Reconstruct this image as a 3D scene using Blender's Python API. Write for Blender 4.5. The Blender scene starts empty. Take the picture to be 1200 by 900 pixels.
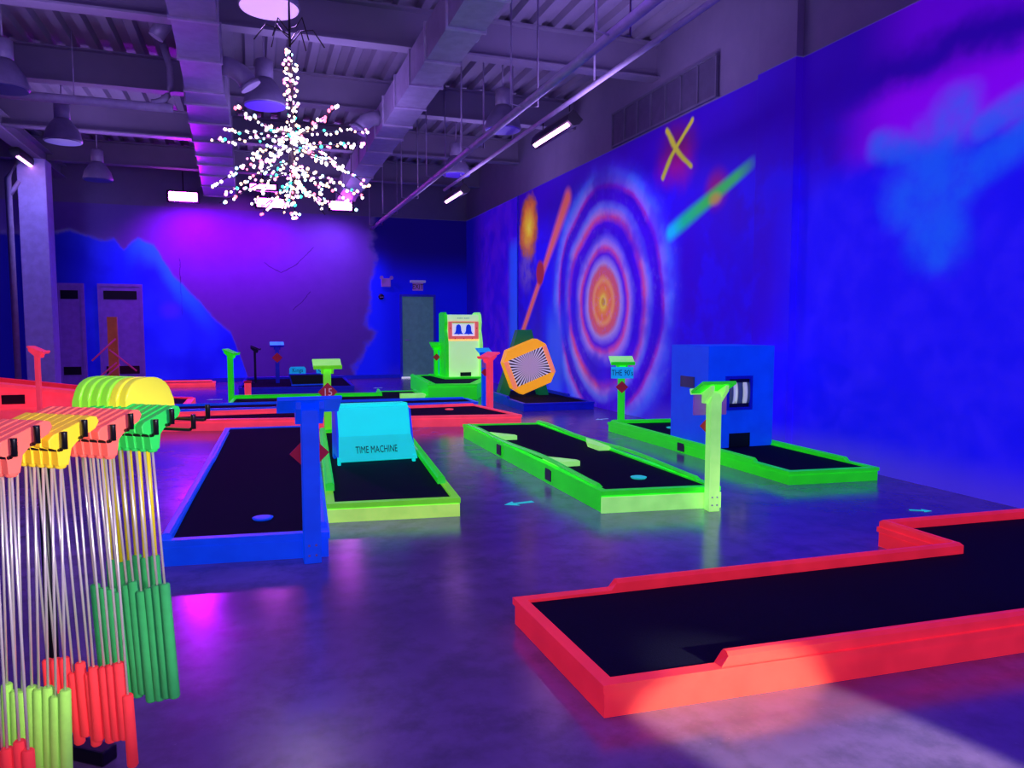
import bpy, bmesh, math, random
from mathutils import Vector, Matrix
random.seed(7)
PI = math.pi
COL = bpy.context.scene.collection

# ------------------------------------------------------------------ colours
def lin(c):
    o = []
    for v in c[:3]:
        v = v / 255.0
        o.append(v / 12.92 if v <= 0.04045 else ((v + 0.055) / 1.055) ** 2.4)
    return (o[0], o[1], o[2], 1.0)

class NT:
    """tiny node helper"""
    def __init__(s, name):
        s.mat = bpy.data.materials.new(name)
        s.mat.use_nodes = True
        s.t = s.mat.node_tree
        s.bsdf = s.t.nodes['Principled BSDF']
        s.coord = s.t.nodes.new('ShaderNodeTexCoord')
    def link(s, v, sock):
        if isinstance(v, bpy.types.NodeSocket):
            s.t.links.new(v, sock)
        elif isinstance(v, (tuple, list)):
            sock.default_value = v
        else:
            sock.default_value = v
    def m(s, op, a, b=None, c=None, clamp=False):
        n = s.t.nodes.new('ShaderNodeMath'); n.operation = op; n.use_clamp = clamp
        for i, v in enumerate((a, b, c)):
            if v is not None: s.link(v, n.inputs[i])
        return n.outputs[0]
    def add(s, a, b): return s.m('ADD', a, b)
    def sub(s, a, b): return s.m('SUBTRACT', a, b)
    def mul(s, a, b): return s.m('MULTIPLY', a, b)
    def mx(s, a, b): return s.m('MAXIMUM', a, b)
    def mn(s, a, b): return s.m('MINIMUM', a, b)
    def ss(s, x, a, b, o0=0.0, o1=1.0):
        n = s.t.nodes.new('ShaderNodeMapRange'); n.interpolation_type = 'SMOOTHSTEP'
        s.link(x, n.inputs[0])
        if a > b: a, b, o0, o1 = b, a, o1, o0
        n.inputs[1].default_value = a; n.inputs[2].default_value = b
        n.inputs[3].default_value = o0; n.inputs[4].default_value = o1
        return n.outputs[0]
    def mix(s, f, a, b):
        n = s.t.nodes.new('ShaderNodeMix'); n.data_type = 'RGBA'
        s.link(f, n.inputs[0]); s.link(a, n.inputs[6]); s.link(b, n.inputs[7])
        return n.outputs[2]
    def noise(s, scale, detail=3, rough=.5, vec=None):
        n = s.t.nodes.new('ShaderNodeTexNoise')
        s.t.links.new(vec if vec else s.coord.outputs['Object'], n.inputs['Vector'])
        n.inputs['Scale'].default_value = scale
        n.inputs['Detail'].default_value = detail
        n.inputs['Roughness'].default_value = rough
        return n.outputs[0]
    def xyz(s):
        n = s.t.nodes.new('ShaderNodeSeparateXYZ')
        s.t.links.new(s.coord.outputs['Object'], n.inputs[0])
        return n.outputs[0], n.outputs[1], n.outputs[2]
    def ramp(s, f, stops, interp='LINEAR'):
        n = s.t.nodes.new('ShaderNodeValToRGB'); s.link(f, n.inputs[0])
        cr = n.color_ramp; cr.interpolation = interp
        cr.elements[0].position = stops[0][0]; cr.elements[0].color = stops[0][1]
        cr.elements[1].position = stops[-1][0]; cr.elements[1].color = stops[-1][1]
        for p, c in stops[1:-1]:
            e = cr.elements.new(p); e.color = c
        return n.outputs[0]
    def seg(s, u, v, A, B):
        bx, bz = B[0] - A[0], B[1] - A[1]; L2 = bx * bx + bz * bz
        du, dv = s.sub(u, A[0]), s.sub(v, A[1])
        t = s.m('DIVIDE', s.add(s.mul(du, bx), s.mul(dv, bz)), L2, clamp=True)
        ex, ez = s.sub(du, s.mul(t, bx)), s.sub(dv, s.mul(t, bz))
        return s.m('SQRT', s.add(s.mul(ex, ex), s.mul(ez, ez))), t
    def dist(s, u, v, c, ru=1., rv=1.):
        du = s.mul(s.sub(u, c[0]), 1 / ru); dv = s.mul(s.sub(v, c[1]), 1 / rv)
        return s.m('SQRT', s.add(s.mul(du, du), s.mul(dv, dv)))
    def out(s, col, rough=.5, emit=0., metallic=0., spec=.5, ecol=None):
        b = s.bsdf.inputs
        s.link(col, b['Base Color']); s.link(rough, b['Roughness']); b['Metallic'].default_value = metallic
        b['Specular IOR Level'].default_value = spec
        s.link(ecol if ecol is not None else col, b['Emission Color']); s.link(emit, b['Emission Strength'])
        return s.mat
    def bump(s, h, strength, dist=.01):
        n = s.t.nodes.new('ShaderNodeBump'); n.inputs['Strength'].default_value = strength
        n.inputs['Distance'].default_value = dist
        s.link(h, n.inputs['Height']); s.t.links.new(n.outputs[0], s.bsdf.inputs['Normal'])

def paint(name, rgb, emit=0., rough=.45, var=.18, scale=7., metallic=0., spec=.5, erg=None):
    n = NT(name)
    f = n.ss(n.noise(scale, 4, .6), .3, .7)
    c = lin(rgb); d = tuple(v * (1 - var) for v in c[:3]) + (1,)
    col = n.mix(f, d, c)
    if erg:
        e = lin(erg); e2 = tuple(v * (1 - var) for v in e[:3]) + (1,)
        return n.out(col, rough, emit, metallic, spec, n.mix(f, e2, e))
    return n.out(col, rough, emit, metallic, spec)

GLOW = .42
M = {}
M['green'] = paint('neon green paint', (70, 255, 40), .40, erg=(25, 255, 10))
M['lime'] = paint('neon lime paint', (150, 255, 50), .42, erg=(120, 255, 20))
M['litlime'] = paint('lit lime paint', (205, 255, 110), .62, erg=(185, 255, 85))
M['palegreen'] = paint('pale green paint', (190, 255, 130), .68, erg=(150, 255, 110))  # pale parts, and green fronts with white light put into the colour
M['red'] = paint('neon red paint', (255, 80, 62), .46, erg=(255, 34, 60))
M['redbright'] = paint('neon pink red paint', (255, 95, 95), .66, erg=(255, 60, 86))
M['blue'] = paint('bright blue paint', (10, 90, 230), .42, erg=(0, 75, 255))
M['darkblue'] = paint('deep blue paint', (15, 40, 190), .25, erg=(0, 15, 200))
M['cyan'] = paint('cyan paint', (20, 225, 190), .8, erg=(0, 225, 222), var=.08)
M['cyanlow'] = paint('turquoise paint', (20, 215, 180), .72, erg=(0, 212, 205), var=.08)
M['signblue'] = paint('sky blue sign paint', (40, 170, 235), .55, erg=(0, 170, 240))
M['signback'] = paint('lilac sign back', (150, 95, 190), .22)
M['orange'] = paint('amber paint', (255, 180, 30), .72, erg=(255, 170, 15), var=.06)
M['peach'] = paint('peach orange paint', (255, 170, 110), .65, erg=(255, 140, 90), var=.06)
M['rust'] = paint('dull orange wood', (190, 90, 50), .12)
M['pinkstick'] = paint('dull pink slat', (200, 50, 140), .2)
M['darkgreen'] = paint('forest green paint', (0, 130, 70), .22)
M['diamond'] = paint('dark red plate', (190, 25, 45), .22)
M['black'] = paint('black paint', (8, 8, 12), 0, rough=.5)
M['ink'] = paint('dark ink', (15, 30, 60), 0, rough=.6)
M['inkred'] = paint('pale number paint', (240, 190, 200), .3)
M['wire'] = paint('black coated wire', (10, 10, 14), 0, rough=.35)
M['steel'] = paint('polished steel', (240, 232, 222), 0, rough=.28, var=.06, metallic=.6)
M['white_metal'] = paint('white painted metal', (172, 162, 190), 0, rough=.5)
M['lavender_metal'] = paint('galvanised duct metal', (150, 140, 170), 0, rough=.42, metallic=.1)
M['grey_steel'] = paint('grey painted steel', (110, 108, 128), 0, rough=.6)
M['dark_gap'] = paint('dark grille mesh', (92, 86, 112), 0, rough=.7)
M['cream'] = paint('pale cream lime panel', (220, 255, 190), .6, erg=(200, 255, 150), var=.05)
M['coral'] = paint('coral frame paint', (255, 130, 110), .5, erg=(255, 110, 90), var=.06)
M['screenwhite'] = paint('white screen paint', (240, 250, 240), .55, var=.03)
M['bell'] = paint('royal blue bell paint', (10, 70, 240), .3, var=.05)
M['door_grey'] = paint('glowing grey green door paint', (95, 135, 130), .30, rough=.5, erg=(70, 118, 118))  # glow put into the paint to brighten the door
M['door_violet'] = paint('door paint with violet glow', (120, 95, 170), .14, rough=.5, erg=(90, 50, 190))  # violet glow in the paint stands for flood light on the left doors
M['column'] = paint('pale column paint with UV glow', (175, 165, 205), .10, erg=(85, 70, 225))  # bluish glow in the paint stands for UV light on the column
M['pale_sign'] = paint('glowing lavender sign plastic', (150, 140, 200), .3)  # glow put into the plastic to brighten the exit sign bracket
M['door_dark'] = paint('dark glass and kick plate', (6, 4, 12), 0, rough=.3)
M['frame_blue'] = paint('blue door frame paint', (40, 40, 190), .1)
M['led_housing'] = paint('black fixture housing', (14, 10, 22), 0, rough=.4)
M['lamp_shade'] = paint('frosted lamp reflector', (122, 114, 146), .0, rough=.4)
M['tape'] = paint('turquoise floor tape', (40, 220, 200), .5)
M['tapewhite'] = paint('pale floor tape', (150, 200, 230), .3)
M['headred'] = paint('salmon rubber', (255, 105, 90), .22, rough=.55, var=.06)
M['headyellow'] = paint('yellow rubber', (245, 205, 35), .2, rough=.55, var=.06)
M['headgreen'] = paint('green rubber', (35, 205, 80), .26, rough=.55, var=.06, erg=(25, 200, 70))
M['headlime'] = paint('lemon yellow plastic', (235, 225, 50), .36, rough=.4, var=.05, erg=(235, 250, 60))
M['limeplastic'] = paint('lime yellow plastic', (140, 225, 50), .36, rough=.4, var=.05, erg=(150, 255, 55))
M['shaftyellow'] = paint('yellow shaft', (220, 200, 30), .16, rough=.3, var=.1)
M['gripred'] = paint('red foam', (235, 50, 58), .3, rough=.9, scale=25, var=.1, erg=(245, 50, 60))
M['gripgreen'] = paint('green foam', (40, 150, 80), .24, rough=.9, scale=25, var=.1)
M['griplime'] = paint('lime foam', (150, 215, 85), .24, rough=.9, scale=25, var=.1)
M['brown'] = paint('dark bark wrapped wire', (60, 40, 70), 0)
def emis(name, rgb, e):
    n = NT(name)
    f = n.noise(3, 1)
    c = lin(rgb)
    return n.out(n.mix(f, c, tuple(v * .95 for v in c[:3]) + (1,)), .4, e)
M['tube'] = emis('violet white tube glow', (255, 170, 255), 9)
M['flood'] = emis('magenta flood lens', (235, 90, 255), 22)
M['lens'] = emis('lit diffuser', (215, 165, 255), 1.0)
M['lens_dim'] = emis('dim diffuser', (80, 50, 190), .28)
M['lens_off'] = emis('unlit diffuser', (50, 45, 120), .12)
LED = [emis('led ' + k, c, 4.6) for k, c in dict(white=(255, 240, 255), warm=(255, 205, 165), pink=(255, 135, 220), cool=(170, 230, 255), teal=(50, 225, 190), rose=(255, 100, 130)).items()]

def turf():
    n = NT('black turf carpet')
    f = n.noise(220, 2, .7)
    g = n.noise(2.2, 3)
    a = n.mix(g, lin((9, 14, 36)), lin((14, 21, 50)))
    col = n.mix(n.ss(f, .35, .7), n.mix(.5, a, lin((5, 5, 10))), a)
    n.bump(f, .6, .006)
    return n.out(col, .95, 0, spec=.15)
M['turf'] = turf()

def floor_mat():
    n = NT('sealed dark concrete')
    a = n.noise(.55, 5, .6); b = n.noise(4.5, 6, .65); d = n.noise(38, 3, .6)
    col = n.mix(n.ss(a, .3, .7), lin((106, 88, 128)), lin((146, 124, 164)))
    col = n.mix(n.ss(b, .38, .72), col, lin((98, 88, 114)))
    col = n.mix(n.mul(n.ss(d, .66, .8), .35), col, lin((168, 160, 176)))
    r = n.add(n.mul(b, .12), n.ss(a, .25, .75, .09, .17))
    n.bump(n.add(b, n.mul(d, .15)), .06, .01)
    return n.out(col, r, 0, spec=.85)
M['floor'] = floor_mat()

def deck_mat():
    n = NT('painted roof deck')
    f = n.noise(1.4, 4)
    return n.out(n.mix(f, lin((112, 106, 128)), lin((148, 140, 162))), .6)
M['deck'] = deck_mat()

# ------------------------------------------------------------------ murals
def mural_right():
    n = NT('painted space mural')
    x, y, z = n.xyz()
    nb = n.noise(.55, 4, .6); nf = n.noise(3.2, 5, .65); ng = n.noise(1.5, 4, .55)
    # base coat
    base = n.mix(n.ss(nb, .35, .68), lin((38, 6, 205)), lin((52, 2, 190)))
    base = n.mix(n.mul(n.ss(ng, .45, .75), .55), base, lin((22, 22, 250)))
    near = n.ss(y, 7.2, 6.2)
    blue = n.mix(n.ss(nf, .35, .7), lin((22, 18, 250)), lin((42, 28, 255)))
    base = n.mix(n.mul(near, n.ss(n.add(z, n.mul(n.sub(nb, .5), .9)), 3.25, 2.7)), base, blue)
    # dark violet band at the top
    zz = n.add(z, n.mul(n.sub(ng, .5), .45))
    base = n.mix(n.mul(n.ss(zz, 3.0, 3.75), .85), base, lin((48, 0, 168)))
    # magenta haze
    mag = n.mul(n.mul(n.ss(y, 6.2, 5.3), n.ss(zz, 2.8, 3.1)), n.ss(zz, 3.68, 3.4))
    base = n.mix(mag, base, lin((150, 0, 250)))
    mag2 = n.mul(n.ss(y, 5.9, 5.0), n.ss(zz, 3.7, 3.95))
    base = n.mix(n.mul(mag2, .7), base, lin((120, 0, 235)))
    # azure cloud
    cn = n.mul(n.sub(n.noise(2.1, 6, .65), .5), 1.15)
    dc = None
    for A, B, wd_ in (((5.5, 3.06), (5.0, 2.86), .11), ((4.72, 3.12), (4.98, 2.72), .17), ((4.95, 2.8), (4.86, 2.2), .24), ((4.86, 2.3), (4.84, 2.0), .12), ((4.62, 2.55), (3.9, 2.98), .12), ((4.5, 2.98), (4.0, 3.1), .1), ((5.2, 2.5), (4.7, 2.6), .2)):
        d_, t_ = n.seg(y, z, A, B); d_ = n.mul(d_, 1 / wd_)
        dc = d_ if dc is None else n.mn(dc, d_)
    dc = n.add(dc, n.mul(cn, 1.3))
    base = n.mix(n.mul(n.ss(dc, 2.0, .3, 0., .8), n.ss(n.noise(3.4, 5, .6), .25, .6, .6, 1.)), base, lin((22, 112, 255)))
    # soft pale glow at the wall foot, put into the paint
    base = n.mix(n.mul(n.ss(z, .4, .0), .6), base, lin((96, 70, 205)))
    # galaxy
    c = (11.2, 1.82)
    r0 = n.dist(y, z, c)
    ang = n.m('ARCTAN2', n.sub(z, c[1]), n.sub(c[0], y))
    jit = n.add(n.mul(n.sub(nf, .5), .1), n.mul(n.sub(n.noise(.6, 1), .5), .4))
    r = n.add(r0, n.add(jit, n.mul(n.m('SINE', n.add(ang, .6)), .05)))
    S = 2.8
    st = [(0, (205, 160, 30)), (.05, (255, 215, 70)), (.13, (250, 150, 60)), (.24, (245, 120, 70)), (.33, (255, 165, 95)), (.42, (225, 100, 100)),
          (.52, (215, 95, 120)), (.6, (180, 150, 215)), (.68, (135, 110, 230)), (.76, (88, 12, 215)), (.86, (215, 75, 165)), (.94, (175, 130, 225)),
          (1.04, (110, 95, 235)), (1.14, (62, 0, 215)), (1.28, (78, 0, 225)), (1.40, (220, 75, 150)), (1.48, (185, 125, 215)), (1.57, (110, 120, 245)),
          (1.68, (62, 10, 215)), (1.82, (58, 0, 200)), (1.90, (165, 45, 190)), (1.97, (140, 120, 240)), (2.10, (80, 115, 250)), (2.24, (56, 60, 235)), (2.45, (45, 12, 215))]
    rings = n.ramp(n.mul(r, 1 / S), [(p / S, lin(q)) for p, q in st])
    fade = n.mul(n.ss(r, 2.5, 2.1), n.ss(n.add(n.noise(1.1, 4), n.mul(n.ss(r0, 1.1, .5), .6)), .32, .58, .3, 1.0))
    lb = n.mul(n.mul(n.ss(y, 12.2, 12.8), n.ss(y, 14.2, 13.6)), n.ss(z, 2.9, 2.2))
    base = n.mix(n.mul(lb, .7), base, lin((22, 30, 250)))
    brush = n.noise(9, 4, .7)
    rings = n.mix(n.mul(n.ss(brush, .5, .75), .35), rings, lin((120, 110, 240)))
    rings = n.mix(n.mul(n.mul(n.ss(n.noise(1.0, 3, .6), .46, .62), n.ss(r0, .55, .9)), .6), rings, lin((66, 8, 220)))
    col = n.mix(fade, base, rings)
    # left of the galaxy: orange planet
    dp = n.add(n.dist(y, z, (14.8, 3.45), .62, .74), n.mul(n.sub(nf, .5), .7))
    pl = n.ramp(dp, [(0, lin((255, 225, 50))), (.3, lin((250, 175, 35))), (.6, lin((215, 110, 45))), (.85, lin((170, 80, 60))), (1., lin((110, 50, 110)))])
    col = n.mix(n.ss(dp, 1.05, .75), col, pl)
    sm = n.mul(n.ss(n.dist(y, z, (14.85, 2.6), .6, .6), 1.1, .2), n.ss(nf, .3, .6))
    col = n.mix(n.mul(sm, .5), col, lin((150, 110, 170)))
    st2 = n.mul(n.mul(n.ss(y, 12.75, 13.2), n.ss(y, 13.9, 13.5)), n.ss(z, 2.0, 1.2))
    col = n.mix(n.mul(st2, .55), col, lin((70, 110, 250)))
    # beyond the groove the wall is plain violet blue with a pale streak
    far = n.ss(y, 15.42, 15.46)
    farc = n.mix(n.ss(n.noise(2.6, 4), .35, .7), lin((48, 5, 215)), lin((75, 15, 220)))
    farc = n.mix(n.mul(n.mul(n.ss(y, 16.2, 15.8), n.ss(z, 3.4, 3.0)), .8), farc, lin((40, 90, 250)))
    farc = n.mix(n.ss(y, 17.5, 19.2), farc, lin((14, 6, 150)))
    col = n.mix(far, col, farc)
    # orange comet
    d, t = n.seg(y, z, (12.75, 3.72), (15.25, 1.15))
    w = n.ss(t, 0, .6, .20, .11)
    col = n.mix(n.mul(n.ss(n.m('DIVIDE', d, w), 1.35, .05), .95), col, lin((255, 112, 80)))
    col = n.mix(n.ss(n.dist(y, z, (14.12, 2.45), .24, .27), 1.1, .7), col, lin((175, 45, 60)))
    # green comet
    d, t = n.seg(y, z, (9.15, 2.68), (7.3, 3.3))
    gcol = n.ramp(t, [(0, lin((0, 200, 235))), (.18, lin((0, 205, 130))), (.5, lin((60, 205, 60))), (.8, lin((60, 195, 95))), (.93, lin((60, 130, 150))), (1, lin((50, 40, 200)))])
    halo = n.ss(n.dist(y, z, (8.08, 3.1), .3, .3), 1.15, .2)
    col = n.mix(n.mul(halo, .75), col, lin((165, 25, 55)))
    col = n.mix(n.ss(n.m('DIVIDE', d, n.ss(t, 0, 1, .13, .085)), 1.35, .2), col, gcol)
    col = n.mix(n.mul(n.ss(n.dist(y, z, (8.1, 2.98), .2, .12), 1., .2), .7), col, lin((215, 150, 45)))
    # yellow cross star with red haze
    hx = n.ss(n.add(n.dist(y, z, (9.02, 3.72), .6, .55), n.mul(n.sub(ng, .5), .8)), 1.1, .1)
    col = n.mix(n.mul(hx, .9), col, n.mix(n.ss(z, 3.5, 3.9), lin((175, 15, 120)), lin((115, 20, 60))))
    wob = n.add(n.mul(n.m('SINE', n.mul(z, 8)), .045), n.mul(n.sub(nf, .5), .06))
    yw = n.add(y, wob)
    for A, B in (((9.33, 4.1), (8.68, 3.5)), ((8.7, 4.08), (9.4, 3.47))):
        d, t = n.seg(yw, z, A, B)
        col = n.mix(n.ss(d, .062, .012), col, lin((200, 190, 45)))
    # unpainted strip above
    top = n.ss(z, 4.19, 4.21)
    fin = n.mix(top, col, n.mix(nf, lin((120, 112, 138)), lin((140, 130, 156))))
    return n.out(fin, .62, n.mul(n.sub(1., top), .44), spec=.3)

def mural_back():
    n = NT('painted hills mural')
    x, y, z = n.xyz()
    nf = n.noise(3., 5, .65); nb = n.noise(.8, 4, .6)
    wallc = n.mix(nf, lin((108, 84, 168)), lin((122, 96, 180)))
    # left hill outline as height over x
    pts = [(-8, 3.5), (-4.3, 3.5), (-3.9, 3.62), (-3.3, 3.4), (-3.0, 3.42), (-2.8, 3.2), (-2.5, 3.48), (-2.15, 3.3), (-1.75, 2.62), (-1.3, 2.1), (-.9, 1.62), (-.5, 1.2), (-.25, .5), (-.1, 0.0)]
    hr = n.ramp(n.mul(n.add(x, 8), 1 / 8.), [((p + 8) / 8., (h / 5., h / 5., h / 5., 1)) for p, h in pts])
    sep = n.t.nodes.new('ShaderNodeSeparateColor'); n.t.links.new(hr, sep.inputs[0])
    h = n.mul(sep.outputs[0], 5.)
    dep = n.add(n.sub(h, z), n.mul(n.sub(nf, .5), .22))
    hill = n.ss(dep, -.05, .1)
    blue = n.mix(n.ss(nb, .35, .7), lin((10, 20, 225)), lin((28, 40, 250)))
    blue = n.mix(n.ss(x, -2.7, -4.6), blue, lin((8, 4, 130)))
    edge = n.mul(n.mul(n.ss(dep, .75, .05), n.ss(x, -2.9, -2.3)), n.ss(x, -.7, -1.7))
    blue = n.mix(n.mul(edge, .95), blue, lin((25, 120, 255)))
    pk = n.ss(n.dist(x, z, (-1.85, 1.75), .35, .3), 1, .2)
    blue = n.mix(n.mul(pk, .35), blue, lin((90, 40, 220)))
    col = n.mix(hill, wallc, blue)
    # right blue field
    e = n.add(x, n.mul(n.sub(n.noise(.9, 4, .6), .5), 1.2))
    e = n.add(e, n.mul(n.ss(z, 1.3, .3), .5))
    rt = n.ss(e, 2.85, 3.1)
    rb = n.mix(n.ss(z, 3.4, 2.2), lin((14, 2, 110)), lin((8, 14, 215)))
    rb = n.mix(n.mul(n.ss(z, .5, 0), .5), rb, lin((50, 40, 190)))
    rb = n.mix(n.mul(n.ss(x, 3.6, 3.0), n.ss(z, 3.5, 2.5)), rb, lin((15, 30, 245)))
    col = n.mix(rt, col, rb)
    # hairline cracks in the plaster
    crk = None
    xw, zw = n.add(x, n.mul(n.sub(nf, .5), .16)), n.add(z, n.mul(n.sub(nb, .5), .3))
    for A, B in (((1.5, 3.36), (1.12, 2.95)), ((1.12, 2.95), (.7, 2.72)), ((.7, 2.72), (.3, 2.95)), ((1.4, 2.26), (1.0, 1.8)), ((-1.62, 3.0), (-1.6, 1.7))):
        d_, t_ = n.seg(xw, zw, A, B)
        crk = d_ if crk is None else n.mn(crk, d_)
    crk = n.ss(crk, .014, .006)
    col = n.mix(n.mul(crk, .6), col, lin((30, 10, 60)))
    top = n.ss(z, 4.19, 4.21)
    fin = n.mix(top, col, n.mix(nf, lin((112, 104, 135)), lin((130, 120, 150))))
    em = n.mul(n.mul(n.mx(hill, rt), n.sub(1., top)), .34)
    return n.out(fin, .6, em, spec=.3)

def side_wall():
    n = NT('deep blue side wall')
    x, y, z = n.xyz()
    nf = n.noise(1.2, 4)
    c = n.mix(nf, lin((10, 8, 140)), lin((18, 14, 175)))
    top = n.ss(z, 4.19, 4.21)
    return n.out(n.mix(top, c, lin((110, 105, 130))), .6, n.mul(n.sub(1., top), .12), spec=.3)
M['mural_right'] = mural_right(); M['mural_back'] = mural_back(); M['wall_side'] = side_wall()

def starburst():
    n = NT('black and white starburst')
    x, y, z = n.xyz()
    a = n.m('ARCTAN2', z, x); r = n.dist(x, z, (0, 0))
    s = n.m('SINE', n.mul(a, 40))
    st = n.ss(s, -.25, .25)
    w = n.mix(n.ss(r, .1, .33), lin((205, 175, 195)), lin((235, 225, 230)))
    k = n.mix(n.ss(r, .1, .34), lin((190, 160, 175)), lin((25, 10, 30)))
    return n.out(n.mix(st, k, w), .4, .45)
M['starburst'] = starburst()
def slots():
    n = NT('grey striped reels')
    x, y, z = n.xyz()
    w = n.m('SINE', n.mul(x, 52))
    return n.out(n.mix(n.ss(w, -.2, .6), lin((60, 75, 110)), lin((215, 225, 230))), .35, .4)
M['reels'] = slots()

# ------------------------------------------------------------------ mesh helpers
def bx(bm, x0, x1, y0, y1, z0, z1, bev=0., mat=None):
    vs = [bm.verts.new((x, y, z)) for z in (z0, z1) for y in (y0, y1) for x in (x0, x1)]
    fs = [(0, 2, 3, 1), (4, 5, 7, 6), (0, 1, 5, 4), (2, 6, 7, 3), (0, 4, 6, 2), (1, 3, 7, 5)]
    faces = [bm.faces.new([vs[i] for i in f]) for f in fs]
    if bev:
        ed = list({e for f in faces for e in f.edges})
        bmesh.ops.bevel(bm, geom=ed, offset=bev, segments=2, affect='EDGES', profile=.5)
    return faces
def rot_since(bm, k, mat):
    bm.verts.ensure_lookup_table()
    bmesh.ops.transform(bm, matrix=mat, verts=bm.verts[k:])
def prism(bm, poly, z0, z1, zt=None):
    """poly: list of (x,y); vertical extrusion"""
    n = len(poly)
    a = [bm.verts.new((p[0], p[1], z0)) for p in poly]
    b = [bm.verts.new((p[0], p[1], (zt[i] if zt else z1))) for i, p in enumerate(poly)]
    bm.faces.new(a[::-1]); bm.faces.new(b)
    for i in range(n): bm.faces.new((a[i], a[(i + 1) % n], b[(i + 1) % n], b[i]))
def slab_xz(bm, poly, y0, y1):
    n = len(poly)
    a = [bm.verts.new((p[0], y0, p[1])) for p in poly]; b = [bm.verts.new((p[0], y1, p[1])) for p in poly]
    bm.faces.new(a); bm.faces.new(b[::-1])
    for i in range(n): bm.faces.new((a[(i + 1) % n], a[i], b[i], b[(i + 1) % n]))
def slab_yz(bm, poly, x0, x1):
    n = len(poly)
    a = [bm.verts.new((x0, p[0], p[1])) for p in poly]; b = [bm.verts.new((x1, p[0], p[1])) for p in poly]
    bm.faces.new(a[::-1]); bm.faces.new(b)
    for i in range(n): bm.faces.new((a[i], a[(i + 1) % n], b[(i + 1) % n], b[i]))
def tube(bm, pts, r, seg=10, caps=True, r1=None):
    pts = [Vector(p) for p in pts]; rings = []
    for i, p in enumerate(pts):
        d = (pts[min(i + 1, len(pts) - 1)] - pts[max(i - 1, 0)]).normalized()
        up = Vector((0, 0, 1)) if abs(d.z) < .95 else Vector((1, 0, 0))
        s = d.cross(up).normalized(); u = s.cross(d).normalized()
        rr = r if r1 is None else r + (r1 - r) * i / (len(pts) - 1)
        rings.append([bm.verts.new(p + s * math.cos(2 * PI * k / seg) * rr + u * math.sin(2 * PI * k / seg) * rr) for k in range(seg)])
    for a, b in zip(rings, rings[1:]):
        for k in range(seg):
            f = bm.faces.new((a[k], a[(k + 1) % seg], b[(k + 1) % seg], b[k])); f.smooth = True
    if caps: bm.faces.new(rings[0][::-1]); bm.faces.new(rings[-1])
def lathe(bm, prof, seg=32, c=(0, 0, 0), caps=True):
    rings = []
    for r, z in prof:
        rings.append([bm.verts.new((c[0] + math.cos(2 * PI * k / seg) * r, c[1] + math.sin(2 * PI * k / seg) * r, c[2] + z)) for k in range(seg)])
    for a, b in zip(rings, rings[1:]):
        for k in range(seg):
            f = bm.faces.new((a[k], a[(k + 1) % seg], b[(k + 1) % seg], b[k])); f.smooth = True
    if caps: bm.faces.new(rings[0][::-1]); bm.faces.new(rings[-1])
def inset(poly, d):
    n = len(poly); out = []
    for i in range(n):
        p0, p1, p2 = Vector(poly[i - 1]), Vector(poly[i]), Vector(poly[(i + 1) % n])
        a = (p1 - p0).normalized(); b = (p2 - p1).normalized()
        na, nb = Vector((-a.y, a.x)), Vector((-b.y, b.x))
        m = (na + nb) / max(1e-6, 1 + na.dot(nb))
        out.append(tuple(p1 + m * d))
    return out
def ring(bm, outer, inner, z0, z1):
    n = len(outer)
    L = [[bm.verts.new((p[0], p[1], z)) for p in poly] for poly, z in ((outer, z0), (outer, z1), (inner, z1), (inner, z0))]
    for i in range(n):
        j = (i + 1) % n
        for k in range(4):
            A, B = L[k], L[(k + 1) % 4]
            bm.faces.new((A[i], A[j], B[j], B[i]))
def rail_bm(bm, pts, w, z0, z1, zs=None, cap=.03):
    """bar along pts (left side of travel = inside); rounded top; bevelled ends; zs adds height per point"""
    P = [Vector((p[0], p[1])) for p in pts]; n = len(P); rings = []
    for i in range(n):
        d0 = (P[i] - P[i - 1]).normalized() if i else None
        d1 = (P[i + 1] - P[i]).normalized() if i < n - 1 else None
        a = d0 or d1; b = d1 or d0
        na, nb = Vector((-a.y, a.x)), Vector((-b.y, b.x))
        m = (na + nb) / max(.3, 1 + na.dot(nb))
        h = zs[i] if zs else 0
        e = .014
        sec = [(0, z0), (0, z1 - e), (e, z1), (w - e, z1), (w, z1 - e), (w, z0)]
        r = []
        for k, (u, z) in enumerate(sec):
            q = P[i] + m * u
            if 1 <= k <= 4:
                if i == 0: q = q + b * cap
                if i == n - 1: q = q - a * cap
            r.append(bm.verts.new((q.x, q.y, z + h)))
        rings.append(r)
    for a, b in zip(rings, rings[1:]):
        for k in range(6):
            bm.faces.new((a[k], b[k], b[(k + 1) % 6], a[(k + 1) % 6]))
    bm.faces.new(rings[0]); bm.faces.new(rings[-1][::-1])

def obj(name, bm, mat, parent=None, loc=None, smooth=False):
    bmesh.ops.recalc_face_normals(bm, faces=bm.faces[:])
    me = bpy.data.meshes.new(name); bm.to_mesh(me); bm.free()
    if smooth:
        for p in me.polygons: p.use_smooth = True
    me.materials.append(M[mat] if isinstance(mat, str) else mat)
    o = bpy.data.objects.new(name, me); COL.objects.link(o)
    if parent: o.parent = parent
    if loc: o.location = loc
    return o
def world(name, bm, mat, root, **k):
    """bm given in world coordinates, stored relative to root (an unrotated empty)"""
    bmesh.ops.translate(bm, vec=-Vector(root.location), verts=bm.verts[:])
    return obj(name, bm, mat, root, **k)
def tag(o, label, cat, group=None):
    o['label'] = label; o['category'] = cat
    if group: o['group'] = group
    return o
def thing(name, label, cat, loc=(0, 0, 0), rz=0., group=None):
    o = bpy.data.objects.new(name, None); COL.objects.link(o)
    o.location = loc; o.rotation_euler = (0, 0, rz); o.empty_display_size = .1
    return tag(o, label, cat, group)
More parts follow.
